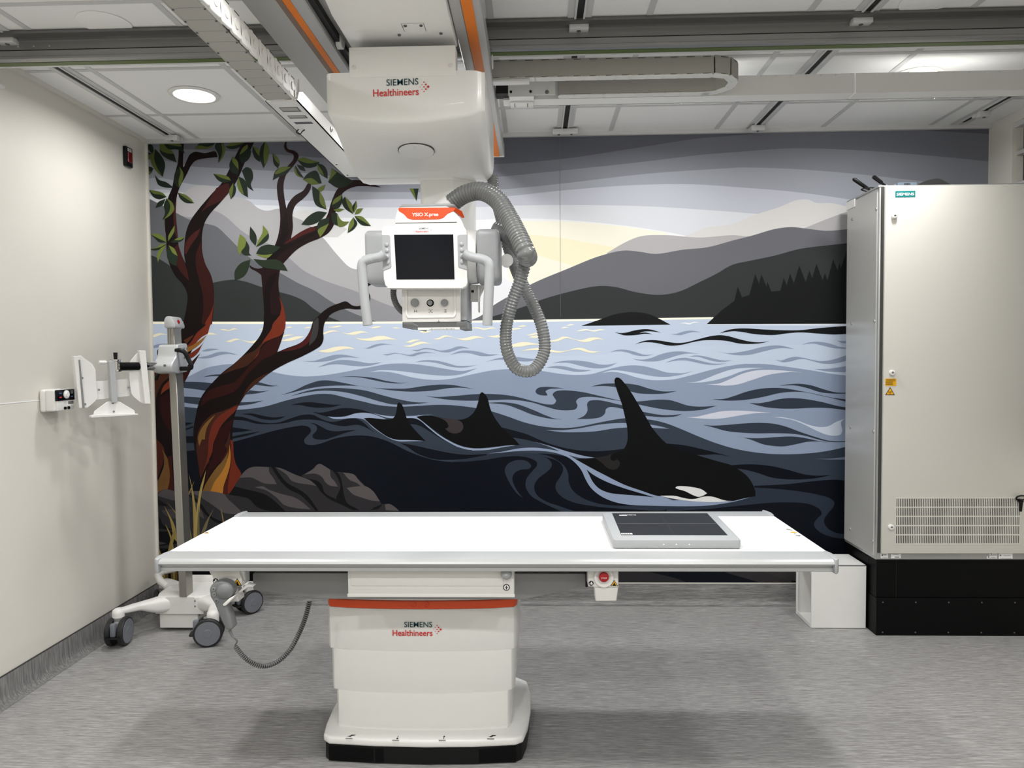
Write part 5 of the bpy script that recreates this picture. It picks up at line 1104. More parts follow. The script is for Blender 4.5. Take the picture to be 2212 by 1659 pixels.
MB().lathe(c, (0, -1, 0), [(0, 0.034), (0.006, 0.034), (0.010, 0.031), (0.010, 0.027), (0.004, 0.018), (0.004, 0.0)], 32).build('button_collar', 'white', sb)
c = Vector((2.5423, -1.8740, 0.7407)); bt = MB().lathe(c, (0, -1, 0), [(0, 0.012), (0.004, 0.016), (0.010, 0.017), (0.014, 0.015), (0.0155, 0.010), (0.0155, 0)], 28).build('stop_button', 'stop_red', sb)
lettering('lettering', 'STOP', c + Vector((-0.009, -0.0160, -0.0045)), X, Z, 0.0055, 0.0185, 'white_print', bt)
round_mark(Vector((2.5005, -1.8668, 0.7146)), 0.0085, sb); tri_mark(Vector((2.5789, -1.8668, 0.7131)), 0.0125, sb)
hb = MB().prism([(1.1813, -1.8620, 0.7660), (1.2866, -1.8620, 0.7661), (1.2861, -1.8620, 0.7440), (1.2939, -1.8620, 0.7269), (1.2932, -1.8620, 0.7003), (1.2715, -1.8620, 0.6990), (1.2697, -1.8620, 0.6900), (1.2817, -1.8620, 0.6458), (1.2510, -1.8620, 0.6458), (1.2413, -1.8620, 0.6695), (1.1879, -1.8620, 0.6694), (1.1935, -1.8620, 0.7268), (1.1889, -1.8620, 0.7390), (1.1808, -1.8620, 0.7464)], (0, 0.055, 0), 0.003, 1).build('control_bracket', 'white2', tb)
MB().prism([(1.2795, -1.8450, 0.7611), (1.2959, -1.8450, 0.7611), (1.2958, -1.8450, 0.7031), (1.2861, -1.8450, 0.6948), (1.2868, -1.8450, 0.7216), (1.2789, -1.8450, 0.7389)], (0, 0.05, 0), 0.002, 1).build('bracket_side', 'white', hb)
MB().prism([(1.2649, -1.8500, 0.6689), (1.3048, -1.8500, 0.7026), (1.3294, -1.8500, 0.6994), (1.3293, -1.8500, 0.6936), (1.3108, -1.8500, 0.6936), (1.2710, -1.8500, 0.6647)], (0, 0.03, 0), 0.002, 1).build('bracket_arm', 'white', hb)
MB().prism([(1.2477, -1.9150, 0.6551), (1.2702, -1.9150, 0.6752), (1.2877, -1.9150, 0.6825), (1.2843, -1.9150, 0.6753), (1.2596, -1.9150, 0.6504), (1.2507, -1.9150, 0.6487)], (0, 0.05, 0), 0.003, 2).build('holder_prong', 'white', hb)
round_mark(Vector([(1.2026, -1.8626, 0.7188)][0]), 0.010, hb); tri_mark(Vector([(1.2786, -1.8626, 0.7123)][0]), 0.0165, hb)
screw([(1.2923, -1.8460, 0.7104)][0], (0, -1, 0), 0.007, hb, 'silver')
# ---------------------------------------------------------------- hand control hanging in its holder
hc = thing('hand_control', 'grey hand control with a coiled cord hanging in the holder at the table left end', 'hand control', (1.2366, -1.8900, 0.6718))
body = MB().prism([(1.2009, -1.9120, 0.7042), (1.2069, -1.9120, 0.7191), (1.2221, -1.9120, 0.7303), (1.2443, -1.9120, 0.7335), (1.2662, -1.9120, 0.7280), (1.2800, -1.9120, 0.7152), (1.2844, -1.9120, 0.7003), (1.2793, -1.9120, 0.6863), (1.2649, -1.9120, 0.6722), (1.2584, -1.9120, 0.6521), (1.2703, -1.9120, 0.6140), (1.2790, -1.9120, 0.5758), (1.2772, -1.9120, 0.5649), (1.2562, -1.9120, 0.5632), (1.2371, -1.9120, 0.6058), (1.2175, -1.9120, 0.6572), (1.2047, -1.9120, 0.6781)], (0, 0.045, 0), 0.010, 3).build('control_body', 'grey_hc', hc, 50)
MB().lathe([(1.2545, -1.9050, 0.6992)][0], (0.35, -1, 0), [(0, 0.028), (0.008, 0.027), (0.014, 0.022), (0.016, 0)], 28).build('control_dome', 'grey_hc', hc, 50)
for i, c in enumerate([(1.2177, -1.9125, 0.7064), (1.2193, -1.9125, 0.6883), (1.2401, -1.9125, 0.6840), (1.2259, -1.9125, 0.6663)]):
    k = MB().lathe(c, (0, -1, 0), [(0, 0.0075 if i < 3 else 0.009), (0.002, 0.0065), (0.002, 0)], 16).build('button', 'grey_mid' if i < 3 else 'grey_hc', hc)
    flat('button_mark', [rect(Vector(c) - Y * 0.0024, Vector((1, 0, 0.4)).normalized(), Vector((-0.4, 0, 1)).normalized(), 0.0008, 0.003), disc(Vector(c) + Vector((0.002, -0.0024, 0.002)), X, Z, 0.0014, 8)], 'black_print', k)
MB().sweep([(q, r, r) for q, r in zip([(1.2596, -1.8900, 0.5572), (1.2665, -1.8900, 0.5410), (1.2735, -1.8900, 0.5296)], (0.006, 0.0045, 0.003))], circ(10), None).build('strain_relief', 'grey_hc', hc)
st = spline([(1.2735, -1.8900, 0.5304), (1.2807, -1.8900, 0.5248), (1.2850, -1.8900, 0.5183), (1.2820, -1.8900, 0.5117), (1.2778, -1.8900, 0.5052), (1.2801, -1.8900, 0.4979)], 6)
ctr = resample(spline([(1.2776, -1.8900, 0.5011), (1.3037, -1.8850, 0.4636), (1.3367, -1.8800, 0.4357), (1.3698, -1.8700, 0.4234), (1.4135, -1.8600, 0.4356), (1.4496, -1.8400, 0.4684), (1.4786, -1.8200, 0.5232), (1.4945, -1.8000, 0.5705), (1.5042, -1.7800, 0.6219)], 30), 0.0008)
hel = []; lu = None; n = len(ctr)
for i in range(n):
    t = (ctr[min(i + 1, n - 1)] - ctr[max(i - 1, 0)]).normalized()
    lu = (lu - t * lu.dot(t)).normalized() if lu is not None else t.orthogonal().normalized()
    w = t.cross(lu); a = 2 * math.pi * i * 0.0008 / 0.0068; r = 0.0062 + 0.001 * i / n
    hel.append(ctr[i] + (lu * math.cos(a) + w * math.sin(a)) * r)
MB().sweep([(q, 0.0026, 0.0026) for q in st + hel], circ(6), None).build('coiled_cord', 'grey_dark', hc, 80)

# ---------------------------------------------------------------- flat detector lying on the table
dt = thing('flat_detector', 'flat grey-framed x-ray detector with a dark crosshair face lying on the table', 'detector', (2.80, -1.57, TZ))
D = [(2.5835, -1.786), (3.0275, -1.790), (3.044, -1.352), (2.586, -1.348)]
MB().prism([(a, c_, TZ + 0.002) for a, c_ in rpoly(D, 0.012, 4)], (0, 0, 0.031), 0.006, 2).build('frame', 'grey_cap', dt)
I = [(2.620, -1.722), (2.998, -1.726), (3.010, -1.365), (2.625, -1.361)]
MB().prism([(a, c_, TZ + 0.0325) for a, c_ in I], (0, 0, 0.001)).build('active_face', 'det_face', dt)
cq = lambda s, t: Vector((I[0][0] * (1 - s) * (1 - t) + I[1][0] * s * (1 - t) + I[2][0] * s * t + I[3][0] * (1 - s) * t, I[0][1] * (1 - s) * (1 - t) + I[1][1] * s * (1 - t) + I[2][1] * s * t + I[3][1] * (1 - s) * t, TZ + 0.0339))
band = lambda s0, s1, t0, t1: [cq(s0, t0), cq(s1, t0), cq(s1, t1), cq(s0, t1)]
flat('crosshair', [band(0.4965, 0.5035, 0, 1), band(0.01, 0.99, 0.487, 0.497)], 'grey_print', dt)
flat('crosshair', [band(0.4975, 0.5025, 0, 1)], 'white_print', dt)
flat('label', [band(0.065, 0.145, 0.865, 0.905), band(0.005, 0.11, 0.02, 0.075)], 'white_print', dt)
lettering('lettering', 'SIEMENS', cq(0.10, 0.88), X, Y, 0.014, 0.055, 'white_print', dt, 0.01)
flat('label_print', [rect(cq(0.02 + 0.02 * i, 0.045) + Z * 0.0004, X, Y, 0.002, 0.006) for i in range(4)], 'black_print', dt)
for u_ in (1434, 1461, 1489):
    q = {1434: (2.7602, -1.7885, 0.8276), 1461: (2.8036, -1.7885, 0.8276), 1489: (2.8485, -1.7885, 0.8276)}[u_]; MB().cyl(q, (q[0], q[1] - 0.0008, q[2]), 0.0022, 10).build('indicator', 'white_print', dt)
# ---------------------------------------------------------------- mobile detector stand on castors
ms = thing('mobile_stand', 'mobile steel stand with white castor base and empty detector holder by the left wall', 'stand', (0.39, -0.44, 0))
MB().prism([(a, c_, 0.115) for a, c_ in rpoly([(0.245, -0.470), (0.500, -0.470), (0.545, -0.40), (0.545, -0.26), (0.50, -0.21), (0.27, -0.21), (0.215, -0.26), (0.215, -0.40)], 0.03, 4)], (0, 0, 0.082), 0.014, 3).build('base_hub', 'white2', ms)
fpl = MB().prism([(a, -0.473, z) for a, z in ((0.234, 0.100), (0.500, 0.100), (0.500, 0.128), (0.462, 0.130), (0.462, 0.185), (0.450, 0.193), (0.405, 0.194), (0.402, 0.199), (0.374, 0.199), (0.371, 0.194), (0.296, 0.193), (0.285, 0.185), (0.285, 0.130), (0.234, 0.128))], (0, 0.02, 0), 0.001, 1).build('base_front_plate', 'white2', ms)
for x in (0.292, 0.455):
    for z in (0.143, 0.172): screw((x, -0.473, z), (0, -1, 0), 0.005, fpl, 'grey_mid')
bat = MB().box(0.250, 0.462, -0.460, -0.30, 0.018, 0.102, 0.002, 1).build('battery_box', 'white2', ms)
MB().cyl((0.462, -0.44, 0.083), (0.4625, -0.44, 0.083), 0.005, 10).build('box_hole', 'black', bat)
sq = rrect(0.7, 4)
def leg(pts, m='white2'):
    P_ = spline([p[0] for p in pts], 8); n = len(P_); k = len(pts) - 1; path = []
    for i, q in enumerate(P_):
        t = i / (n - 1) * k; j = min(int(t), k - 1); fr = t - j
        path.append((q, pts[j][1] * (1 - fr) + pts[j + 1][1] * fr, pts[j][2] * (1 - fr) + pts[j + 1][2] * fr))
    return MB().sweep(path, sq).lathe(pts[-1][0] - Vector((0, 0, 0.012)), (0, 0, 1), [(-0.034, 0.026), (-0.034, 0.030), (0.004, 0.031), (0.020, 0.028), (0.028, 0.016), (0.03, 0)], 22).build('leg', m, ms, 50)
V3 = lambda *a: Vector(a)
leg([(V3(0.30, -0.42, 0.148), 0.055, 0.048), (V3(0.24, -0.475, 0.150), 0.040, 0.040), (V3(0.185, -0.54, 0.165), 0.030, 0.020), (V3(0.145, -0.61, 0.170), 0.024, 0.016), (V3(0.125, -0.635, 0.172), 0.024, 0.015)])
leg([(V3(0.49, -0.42, 0.150), 0.055, 0.046), (V3(0.545, -0.475, 0.155), 0.042, 0.038), (V3(0.59, -0.53, 0.160), 0.030, 0.026), (V3(0.615, -0.60, 0.160), 0.028, 0.018), (V3(0.622, -0.625, 0.160), 0.026, 0.018)])
leg([(V3(0.49, -0.27, 0.150), 0.05, 0.042), (V3(0.54, -0.23, 0.155), 0.04, 0.036), (V3(0.59, -0.19, 0.160), 0.030, 0.022), (V3(0.63, -0.16, 0.162), 0.024, 0.016)])
leg([(V3(0.28, -0.27, 0.150), 0.055, 0.045), (V3(0.22, -0.23, 0.160), 0.045, 0.040), (V3(0.16, -0.185, 0.170), 0.036, 0.030), (V3(0.12, -0.15, 0.172), 0.028, 0.022)])
MB().sweep([(V3(0.215, -0.30, 0.195), 0.02, 0.02), (V3(0.16, -0.27, 0.215), 0.02, 0.022), (V3(0.11, -0.21, 0.228), 0.02, 0.022), (V3(0.105, -0.14, 0.235), 0.018, 0.02), (V3(0.16, -0.10, 0.236), 0.016, 0.018)], circ(12)).build('cable_hook', 'white2', ms, 50)
MB().box(0.30, 0.60, -0.215, -0.20, 0.165, 0.235, 0.006).build('rear_guard', 'white2', ms)
MB().sweep([(V3(0.60, -0.20, 0.172), 0.012, 0.006), (V3(0.655, -0.20, 0.185), 0.012, 0.006), (V3(0.69, -0.20, 0.190), 0.012, 0.005)], rrect(0.6, 3)).build('brake_pedal', 'white2', ms)
def castor(x, y, ax, ay, lev, rs=0.073):
    """twin wheel castor; (ax, ay) = wheel axis, lev = direction of the brake lever"""
    A = Vector((ax, ay, 0)).normalized(); F = Vector((-A.y, A.x, 0)); c = Vector((x, y, rs))
    if F.dot(Vector(lev + (0,))) < 0: F = -F
    b = MB().cyl((x, y, 0.102), (x, y, 0.145), 0.025, 20).obox(c + Z * 0.012, A * 0.016, F * 0.046, Z * 0.046, 0.012)
    fk = b.build('castor', 'grey_mid', ms)
    for s in (-1, 1):
        w = MB().lathe(c + A * s * 0.018, A * s, [(0, 0.05), (0, rs * 0.95), (0.004, rs), (0.022, rs), (0.027, rs * 0.95), (0.0285, rs * 0.86), (0.0275, 0)], 36).build('wheel', 'rubber', fk)
        MB().lathe(c + A * s * 0.0455, A * s, [(0, rs * 0.85), (0.0022, rs * 0.84), (0.0022, rs * 0.30), (0.0035, rs * 0.28), (0.0035, 0)], 32).build('wheel_disc', 'wheel_grey', fk)
    MB().obox(c + F * 0.062 + Z * 0.028, A * 0.013, F * 0.014, Z * 0.034, 0.006).build('castor_cover', 'wheel_grey', fk)
    q = c + F * 0.078 - Z * 0.012
    MB().prism([q + A * a + F * d for a, d in rpoly([(-0.040, -0.02), (0.040, -0.02), (0.034, 0.016), (-0.034, 0.016)], 0.012, 4)], (0, 0, 0.007), 0.002, 1).build('brake_lever', 'black_plastic', fk)
castor(0.135, -0.650, 1, 0.10, (0, -1)); castor(0.606, -0.640, 0.27, -0.96, (-1, -0.25)); castor(0.628, -0.165, 0.80, -0.60, (-0.6, -0.8), 0.068)
castor(0.115, -0.16, 1, 0.3, (0, 1), 0.068)
px0, px1 = 0.365, 0.403
pst = MB().prism([(0.372, -0.480, 0.195), (0.412, -0.480, 0.195), (0.412, -0.400, 0.195), (0.372, -0.400, 0.195)], (-0.030, 0.0, 1.475), 0.003, 1).build('post', 'steel', ms)
for x in (0.352, 0.364): MB().box(x - 0.001, x + 0.001, -0.4812, -0.478, 1.50, 1.668).build('post_groove', 'grey_dark', pst)
cp_ = MB().prism([(a, -0.492, z) for a, z in rpoly([(0.334, 1.655), (0.395, 1.655), (0.395, 1.675), (0.374, 1.718), (0.345, 1.718), (0.334, 1.70)], 0.012, 4)], (0, 0.11, 0), 0.006, 2).build('post_cap', 'silver', ms)
MB().lathe((0.3905, -0.445, 1.69), (1, 0, 0.3), [(0, 0.011), (0.002, 0.011), (0.002, 0)], 18).build('round_sticker', 'stop_red', cp_)
stk = flat('label_sticker', [rect((0.4015, -0.44, 0.555), Y, Z, 0.012, 0.045)], 'white_print', pst)
flat('label_print', [disc((0.4021, -0.44, 0.57), Y, Z, 0.009, 14), rect((0.4021, -0.44, 0.54), Y, Z, 0.007, 0.003)], 'alarm_red', stk)
# clamp with handles on the post
cb_ = MB().prism([(0.305, a, z) for a, z in rpoly([(-0.50, 1.565), (-0.39, 1.575), (-0.39, 1.42), (-0.50, 1.41), (-0.56, 1.42), (-0.57, 1.455), (-0.55, 1.475), (-0.515, 1.50)], 0.016, 4)], (0.105, 0, 0), 0.012, 3).build('clamp_body', 'silver', ms)
MB().sweep([(V3(0.335, -0.505, 1.452), 0.022, 0.022), (V3(0.305, -0.55, 1.452), 0.024, 0.024), (V3(0.285, -0.575, 1.452), 0.021, 0.021)], circ(16)).build('clamp_nose', 'silver', cb_)
MB().lathe((0.372, -0.565, 1.455), (0.3, -1, 0), [(0, 0.007), (0.006, 0.007), (0.006, 0)], 12).build('clamp_bolt', 'grey_dark', cb_)
flat('symbol', [disc((0.4112, -0.43 + 0.03 * i, 1.545 - 0.05 * j), Y, Z, 0.007, 10) for i in range(2) for j in range(2)], 'grey_print', cb_)
MB().tube(spline([(0.400, -0.50, 1.535), (0.425, -0.505, 1.535), (0.445, -0.50, 1.525), (0.460, -0.49, 1.49), (0.474, -0.485, 1.452), (0.468, -0.48, 1.440), (0.44, -0.48, 1.437), (0.405, -0.475, 1.437)], 8), 0.0115, 12).build('handle', 'black_plastic', ms, 60)
MB().tube(spline([(0.312, -0.42, 1.545), (0.288, -0.42, 1.545), (0.270, -0.42, 1.535), (0.268, -0.42, 1.515), (0.283, -0.425, 1.48), (0.292, -0.43, 1.455)], 8), 0.0115, 12).build('handle', 'black_plastic', ms, 60)
MB().tube(spline([(0.292, -0.40, 1.470), (0.265, -0.40, 1.43), (0.245, -0.41, 1.395), (0.240, -0.41, 1.375)], 6), 0.009, 12).build('release_lever', 'black_plastic', ms, 60)
# cross arm and holder; holder plane runs from (0.118,-0.85) to (0.270,-0.62)
HU = Vector((0.152, 0.23, 0)).normalized(); HN = Vector((HU.y, -HU.x, 0)); H0 = Vector((0.205, -0.72, 0))
am = MB().cyl((0.345, -0.505, 1.462), H0 + HN * 0.02 + Z * 1.462, 0.0095, 18).cyl((0.345, -0.505, 1.445), H0 + HN * 0.02 + Z * 1.445, 0.0095, 18).build('cross_arm', 'chrome', ms)
am2 = MB().cyl((0.287, -0.588, 1.4535), H0 + HN * 0.02 + Z * 1.4535, 0.021, 18).build('arm_sleeve', 'black_satin', ms)
h0 = (0.2025, -0.7239, 1.4626)
pv = MB().lathe(Vector(h0) + Vector((0, 0, -0.035)), (0, 0, 1), [(0, 0.024), (0.004, 0.026), (0.012, 0.026), (0.012, 0.022), (0.052, 0.022), (0.054, 0.026), (0.062, 0.026), (0.062, 0)], 24).build('pivot', 'chrome', ms)
MB().cyl(Vector(h0) + Z * 0.027, Vector(h0) + Z * 0.062, 0.0085, 14, 0.010).build('pivot_knob', 'black_plastic', ms)
MB().cyl((0.1877, -0.7462, 1.4769), (0.2179, -0.7005, 1.4786), 0.009, 14).build('locking_bar', 'white2', ms)
MB().lathe((0.1570, -0.7926, 1.4753), HU, [(0, 0.004), (0.001, 0.0095), (0.034, 0.0095), (0.036, 0.004), (0.055, 0.004), (0.055, 0)], 14).build('locking_lever', 'white2', ms)
def plate(pts, name, d, o_, m='white2', par=None, bev=0.0015):
    """thin plate in the holder plane, outline traced on that plane, o_ = offset, d = thickness towards the room"""
    return MB().prism([Vector(q) + HN * o_ for q in pts], HN * d, bev, 1).build(name, m, par or ms)
plate([(0.1494, -0.8041, 1.3818), (0.2422, -0.6637, 1.3904), (0.2421, -0.6639, 1.3001), (0.1504, -0.8027, 1.2901)], 'cross_plate', 0.004, -0.012)
plate([(0.1791, -0.7592, 1.4817), (0.1940, -0.7367, 1.4814), (0.1995, -0.7284, 1.2759), (0.1844, -0.7512, 1.2728)], 'centre_bar', 0.022, 0.0, 'silver')
lp = plate([(0.1019, -0.8760, 1.5078), (0.1112, -0.8619, 1.5100), (0.1192, -0.8498, 1.4964), (0.1389, -0.8201, 1.4689), (0.1468, -0.8081, 1.4413), (0.1470, -0.8078, 1.3774), (0.1506, -0.8023, 1.3039), (0.1443, -0.8119, 1.2862), (0.1308, -0.8323, 1.2648), (0.1223, -0.8451, 1.2544), (0.1094, -0.8646, 1.2559)], 'left_plate', 0.004, 0.004)
plate([(0.0870, -0.8986, 1.5080), (0.1019, -0.8760, 1.5078), (0.1094, -0.8646, 1.2559), (0.0966, -0.8840, 1.2573)], 'left_channel', 0.022, 0.006)
plate([(0.0987, -0.8808, 1.4900), (0.1028, -0.8747, 1.4899), (0.1106, -0.8629, 1.2557), (0.1048, -0.8717, 1.2564)], 'seal_strip', 0.003, 0.0275, 'grey_mid', lp)
rp = plate([(0.2667, -0.6266, 1.5326), (0.2545, -0.6451, 1.5088), (0.2410, -0.6655, 1.4805), (0.2365, -0.6723, 1.4427), (0.2379, -0.6703, 1.3621), (0.2410, -0.6655, 1.3144), (0.2485, -0.6542, 1.2947), (0.2678, -0.6250, 1.2641), (0.2811, -0.6049, 1.2579), (0.2678, -0.6249, 1.5183)], 'right_plate', 0.004, 0.004)
plate([(0.2615, -0.6345, 1.5350), (0.2801, -0.6064, 1.5350), (0.2905, -0.5907, 1.2568), (0.2730, -0.6170, 1.2587)], 'right_channel', 0.020, 0.006)
plate([(0.2864, -0.5968, 1.4265), (0.2914, -0.5893, 1.4021), (0.2934, -0.5862, 1.3584), (0.2888, -0.5933, 1.3200), (0.2847, -0.5995, 1.3155)], 'grip_knob', 0.02, -0.03, 'black_plastic')
bpz = plate([(0.1372, -0.8226, 1.2207), (0.1399, -0.8186, 1.2364), (0.1571, -0.7925, 1.2573), (0.1746, -0.7660, 1.2785), (0.1908, -0.7415, 1.2815), (0.2095, -0.7131, 1.2749), (0.2372, -0.6712, 1.2411), (0.2488, -0.6538, 1.2279), (0.2510, -0.6503, 1.2061)], 'bottom_plate', 0.004, 0.004)
plate([(0.1252, -0.8407, 1.2154), (0.1372, -0.8226, 1.2207), (0.2511, -0.6502, 1.2109), (0.2510, -0.6504, 1.2037), (0.1251, -0.8409, 1.2064)], 'bottom_lip', 0.03, 0.006)
for q in [(0.1118, -0.8610, 1.4010), (0.1167, -0.8536, 1.2731), (0.1894, -0.7437, 1.2711), (0.1912, -0.7409, 1.2278), (0.1536, -0.7978, 1.3403), (0.2337, -0.6765, 1.3459)]: MB().cyl(Vector(q) + HN * 0.0075, Vector(q) + HN * 0.0092, 0.0055, 12).build('rivet', 'grey_mid', ms)

# ---------------------------------------------------------------- wall device and alarm lamp on the left wall
wd = thing('wall_control_unit', 'small white box with dark keypad and round dial on the left wall', 'control box', (0.0, -0.95, 1.30))
wy0, wy1, wz0, wz1 = -1.012, -0.875, 1.243, 1.352
MB().box(0.001, 0.030, wy0, wy1, wz0 + 0.002, wz1, 0.012, 3).box(0.028, 0.075, wy0 + 0.004, wy1 - 0.004, wz0 + 0.006, wz1 - 0.002, 0.008, 3).box(0.07, 0.084, wy0 + 0.012, wy1 - 0.006, wz0 + 0.008, wz1 - 0.03, 0.003, 2).build('housing', 'white2', wd)
kp = MB().box(0.074, 0.088, wy0 + 0.006, wy1 - 0.004, 1.297, 1.349, 0.003, 2).build('keypad', 'screen', wd)
ym = (wy0 + wy1) / 2
MB().lathe((0.088, ym, 1.326), (1, 0, 0), [(0, 0.020), (0.004, 0.0195), (0.005, 0.013), (0.009, 0.012), (0.009, 0)], 26).build('dial', 'white', wd)
for y, z, mm in ((ym - 0.042, 1.333, 'blue_print'), (ym - 0.042, 1.314, 'red'), (ym + 0.042, 1.339, 'grey_print'), (ym + 0.042, 1.331, 'grey_print'), (ym + 0.042, 1.314, 'blue_print')):
    MB().box(0.088, 0.0888, y - 0.008, y + 0.008, z - 0.003, z + 0.003).build('key', mm, kp)
MB().box(0.083, 0.0845, ym + 0.018, ym + 0.058, 1.278, 1.292).build('printed_label', 'grey_print', wd)
MB().box(0.083, 0.088, ym + 0.012, ym + 0.06, 1.270, 1.2735, 0.001, 1).build('label_edge', 'white', wd)
for y in (ym - 0.008, ym + 0.018): MB().lathe((0.084, y, 1.261), (1, 0, 0), [(0, 0.0075), (0.006, 0.007), (0.006, 0.004), (0.003, 0.004), (0.003, 0)], 14).build('socket', 'black_plastic', wd)
al = thing('warning_lamp', 'small dark framed red warning lamp high on the left wall near the corner', 'warning lamp', (0.0, -0.22, 2.64))
MB().box(0.001, 0.022, -0.252, -0.186, 2.582, 2.692, 0.004, 2).build('frame', 'black_plastic', al)
MB().box(0.020, 0.026, -0.240, -0.198, 2.606, 2.664, 0.002, 1).build('red_lens', 'alarm_red', al)
MB().box(0.022, 0.0225, -0.238, -0.200, 2.668, 2.684).build('label_sticker', 'white_print', al)
flat('label_print', [rect((0.0231, -0.219, 2.676 + 0.004 * i), Y, Z, 0.014, 0.001) for i in (-1, 0, 1)], 'black_print', al)

# ---------------------------------------------------------------- electrical cabinet
ec = thing('electrical_cabinet', 'tall beige steel electrical cabinet on a black plinth in the right back corner', 'cabinet', (4.5, -0.28, 0))
CX0, CX1, CY0, CY1 = 4.101, 4.925, -0.470, -0.088
MB().box(CX0, CX1, CY0, CY1, 0.400, 2.350, 0.004, 2).build('body', 'cab_frame', ec)
MB().box(CX0 - 0.006, CX1, CY0 - 0.002, CY1, 2.344, 2.354, 0.003).build('roof', 'cab_frame', ec)
sp_ = MB().box(CX0 - 0.005, CX0 + 0.002, CY0 + 0.014, CY1 - 0.006, 0.415, 2.338, 0.002, 1).build('side_panel', 'cab_side', ec)
for q in [(4.0960, -0.1620, 2.2375), (4.0960, -0.4488, 2.2367), (4.0960, -0.1629, 1.6556), (4.0960, -0.4416, 1.6554), (4.0960, -0.1637, 1.0701), (4.0960, -0.4446, 1.0758), (4.0960, -0.1703, 0.4929), (4.0960, -0.4475, 0.4927)]: screw(q, (-1, 0, 0), 0.009, sp_, 'cab_frame')
dr = MB().box(4.124, 4.915, -0.490, -0.470, 0.438, 2.346, 0.003, 2).build('door', 'cab_door', ec)
MB().box(4.110, 4.1225, -0.476, -0.468, 0.438, 2.346).build('door_gap', 'dark_line', ec)
bd = MB().box(4.172, 4.273, -0.4915, -0.4895, 2.288, 2.320).build('badge', 'siemens', dr)
lettering('lettering', 'SIEMENS', (4.178, -0.492, 2.296), X, Z, 0.0145, 0.089, 'white_print', bd, 0.025)
for q in [(4.1661, -0.4910, 2.1918), (4.1637, -0.4910, 1.3864), (4.1682, -0.4910, 0.5797)]:
    k = MB().lathe(q, (0, -1, 0), [(0, 0.0145), (0.012, 0.0140), (0.014, 0.011), (0.014, 0.006), (0.009, 0.006), (0.009, 0)], 22).build('lock', 'white', dr)
    MB().box(q[0] - 0.0065, q[0] + 0.0065, q[1] - 0.0115, q[1] - 0.0085, q[2] - 0.002, q[2] + 0.002).build('lock_slot', 'grey_dark', k)
yl = MB().box(4.132, 4.188, -0.4912, -0.4898, 1.318, 1.356).build('yellow_label', 'yellow', dr)
flat('label_print', [rect((4.160 - (0.0 if i in (0, 1) else 0.008), -0.4916, 1.351 - 0.0065 * i), X, Z, 0.024 - (0.006 if i > 1 else 0), 0.0012) for i in range(5)], 'black_print', yl)
c = Vector((4.157, -0.4908, 1.286)); r = 0.025
flat('warning_triangle', [[c - X * r - Z * 0.016, c + X * r - Z * 0.016, c + Z * 0.026]], 'black_print', dr)
flat('warning_triangle', [[c - X * r * 0.78 - Z * 0.0125 - Y * 0.0005, c + X * r * 0.78 - Z * 0.0125 - Y * 0.0005, c + Z * 0.0195 - Y * 0.0005]], 'yellow', dr)
cc_ = c - Y * 0.001; flat('symbol', [disc(cc_, X, Z, 0.0025, 8)] + [rect(cc_ + X * s * k * 0.004, X, Z, 0.0008, 0.0022 * k) for s in (-1, 1) for k in (1, 2)] + [rect(cc_ - Z * 0.007, X, Z, 0.0012, 0.005)], 'black_print', dr)
# ventilation grille: dark slots with bars in front
vx0, vx1, vz0, vz1 = 4.194, 4.828, 0.489, 0.731
vb = MB().box(vx0, vx1, -0.4905, -0.4895, vz0, vz1).build('vent_opening', 'black', dr)
g = MB(); nb = 70; pw = (vx1 - vx0) / nb
for i in range(nb + 1): g.box(vx0 + i * pw - pw * 0.25, vx0 + i * pw + pw * 0.25, -0.4925, -0.4904, vz0, vz1)
for j in range(6):
    z = vz0 + (vz1 - vz0) * j / 5; g.box(vx0 - 0.002, vx1 + 0.002, -0.4928, -0.4904, z - 0.0032, z + 0.0032)
gr = g.build('vent_bars', 'cab_door', dr); gr['kind'] = 'stuff'
ky = thing('cabinet_key', 'black key with a ring bow stuck in the cabinet door beside the vent grille', 'key', (4.816, -0.52, 0.70))
MB().lathe((4.823, -0.5035, 0.7225), (0, 0, 1), [(-0.004, 0.011), (0.004, 0.011), (0.004, 0), ], 14).prism([(4.808, -0.510, 0.718), (4.838, -0.510, 0.718), (4.832, -0.510, 0.708), (4.828, -0.510, 0.662), (4.819, -0.510, 0.662), (4.816, -0.510, 0.708)], (0, 0.012, 0), 0.002, 1).build('shaft', 'black_plastic', ky)
rg = [Vector((4.823 + 0.024 * math.cos(a), -0.506 - 0.006 * math.sin(a), 0.733 + 0.013 * math.sin(a))) for a in [2 * math.pi * i / 28 for i in range(29)]]
MB().tube(rg, 0.0042, 10).build('bow', 'black_plastic', ky)
lb = MB().box(4.128, 4.165, -0.4715, -0.470, 0.408, 0.434).build('label_sticker', 'white_print', ec)
flat('label_print', [rect((4.136, -0.472, 0.425), X, Z, 0.004, 0.005), rect((4.150, -0.472, 0.426), X, Z, 0.008, 0.002), rect((4.146, -0.472, 0.413), X, Z, 0.014, 0.001)], 'grey_print', lb)
lb = MB().box(4.182, 4.232, -0.4715, -0.470, 0.408, 0.432).build('label_sticker', 'white_print', ec)
flat('label_print', [rect((4.205, -0.472, 0.427), X, Z, 0.016, 0.001), rect((4.212, -0.472, 0.414), X, Z, 0.012, 0.002)], 'grey_print', lb)
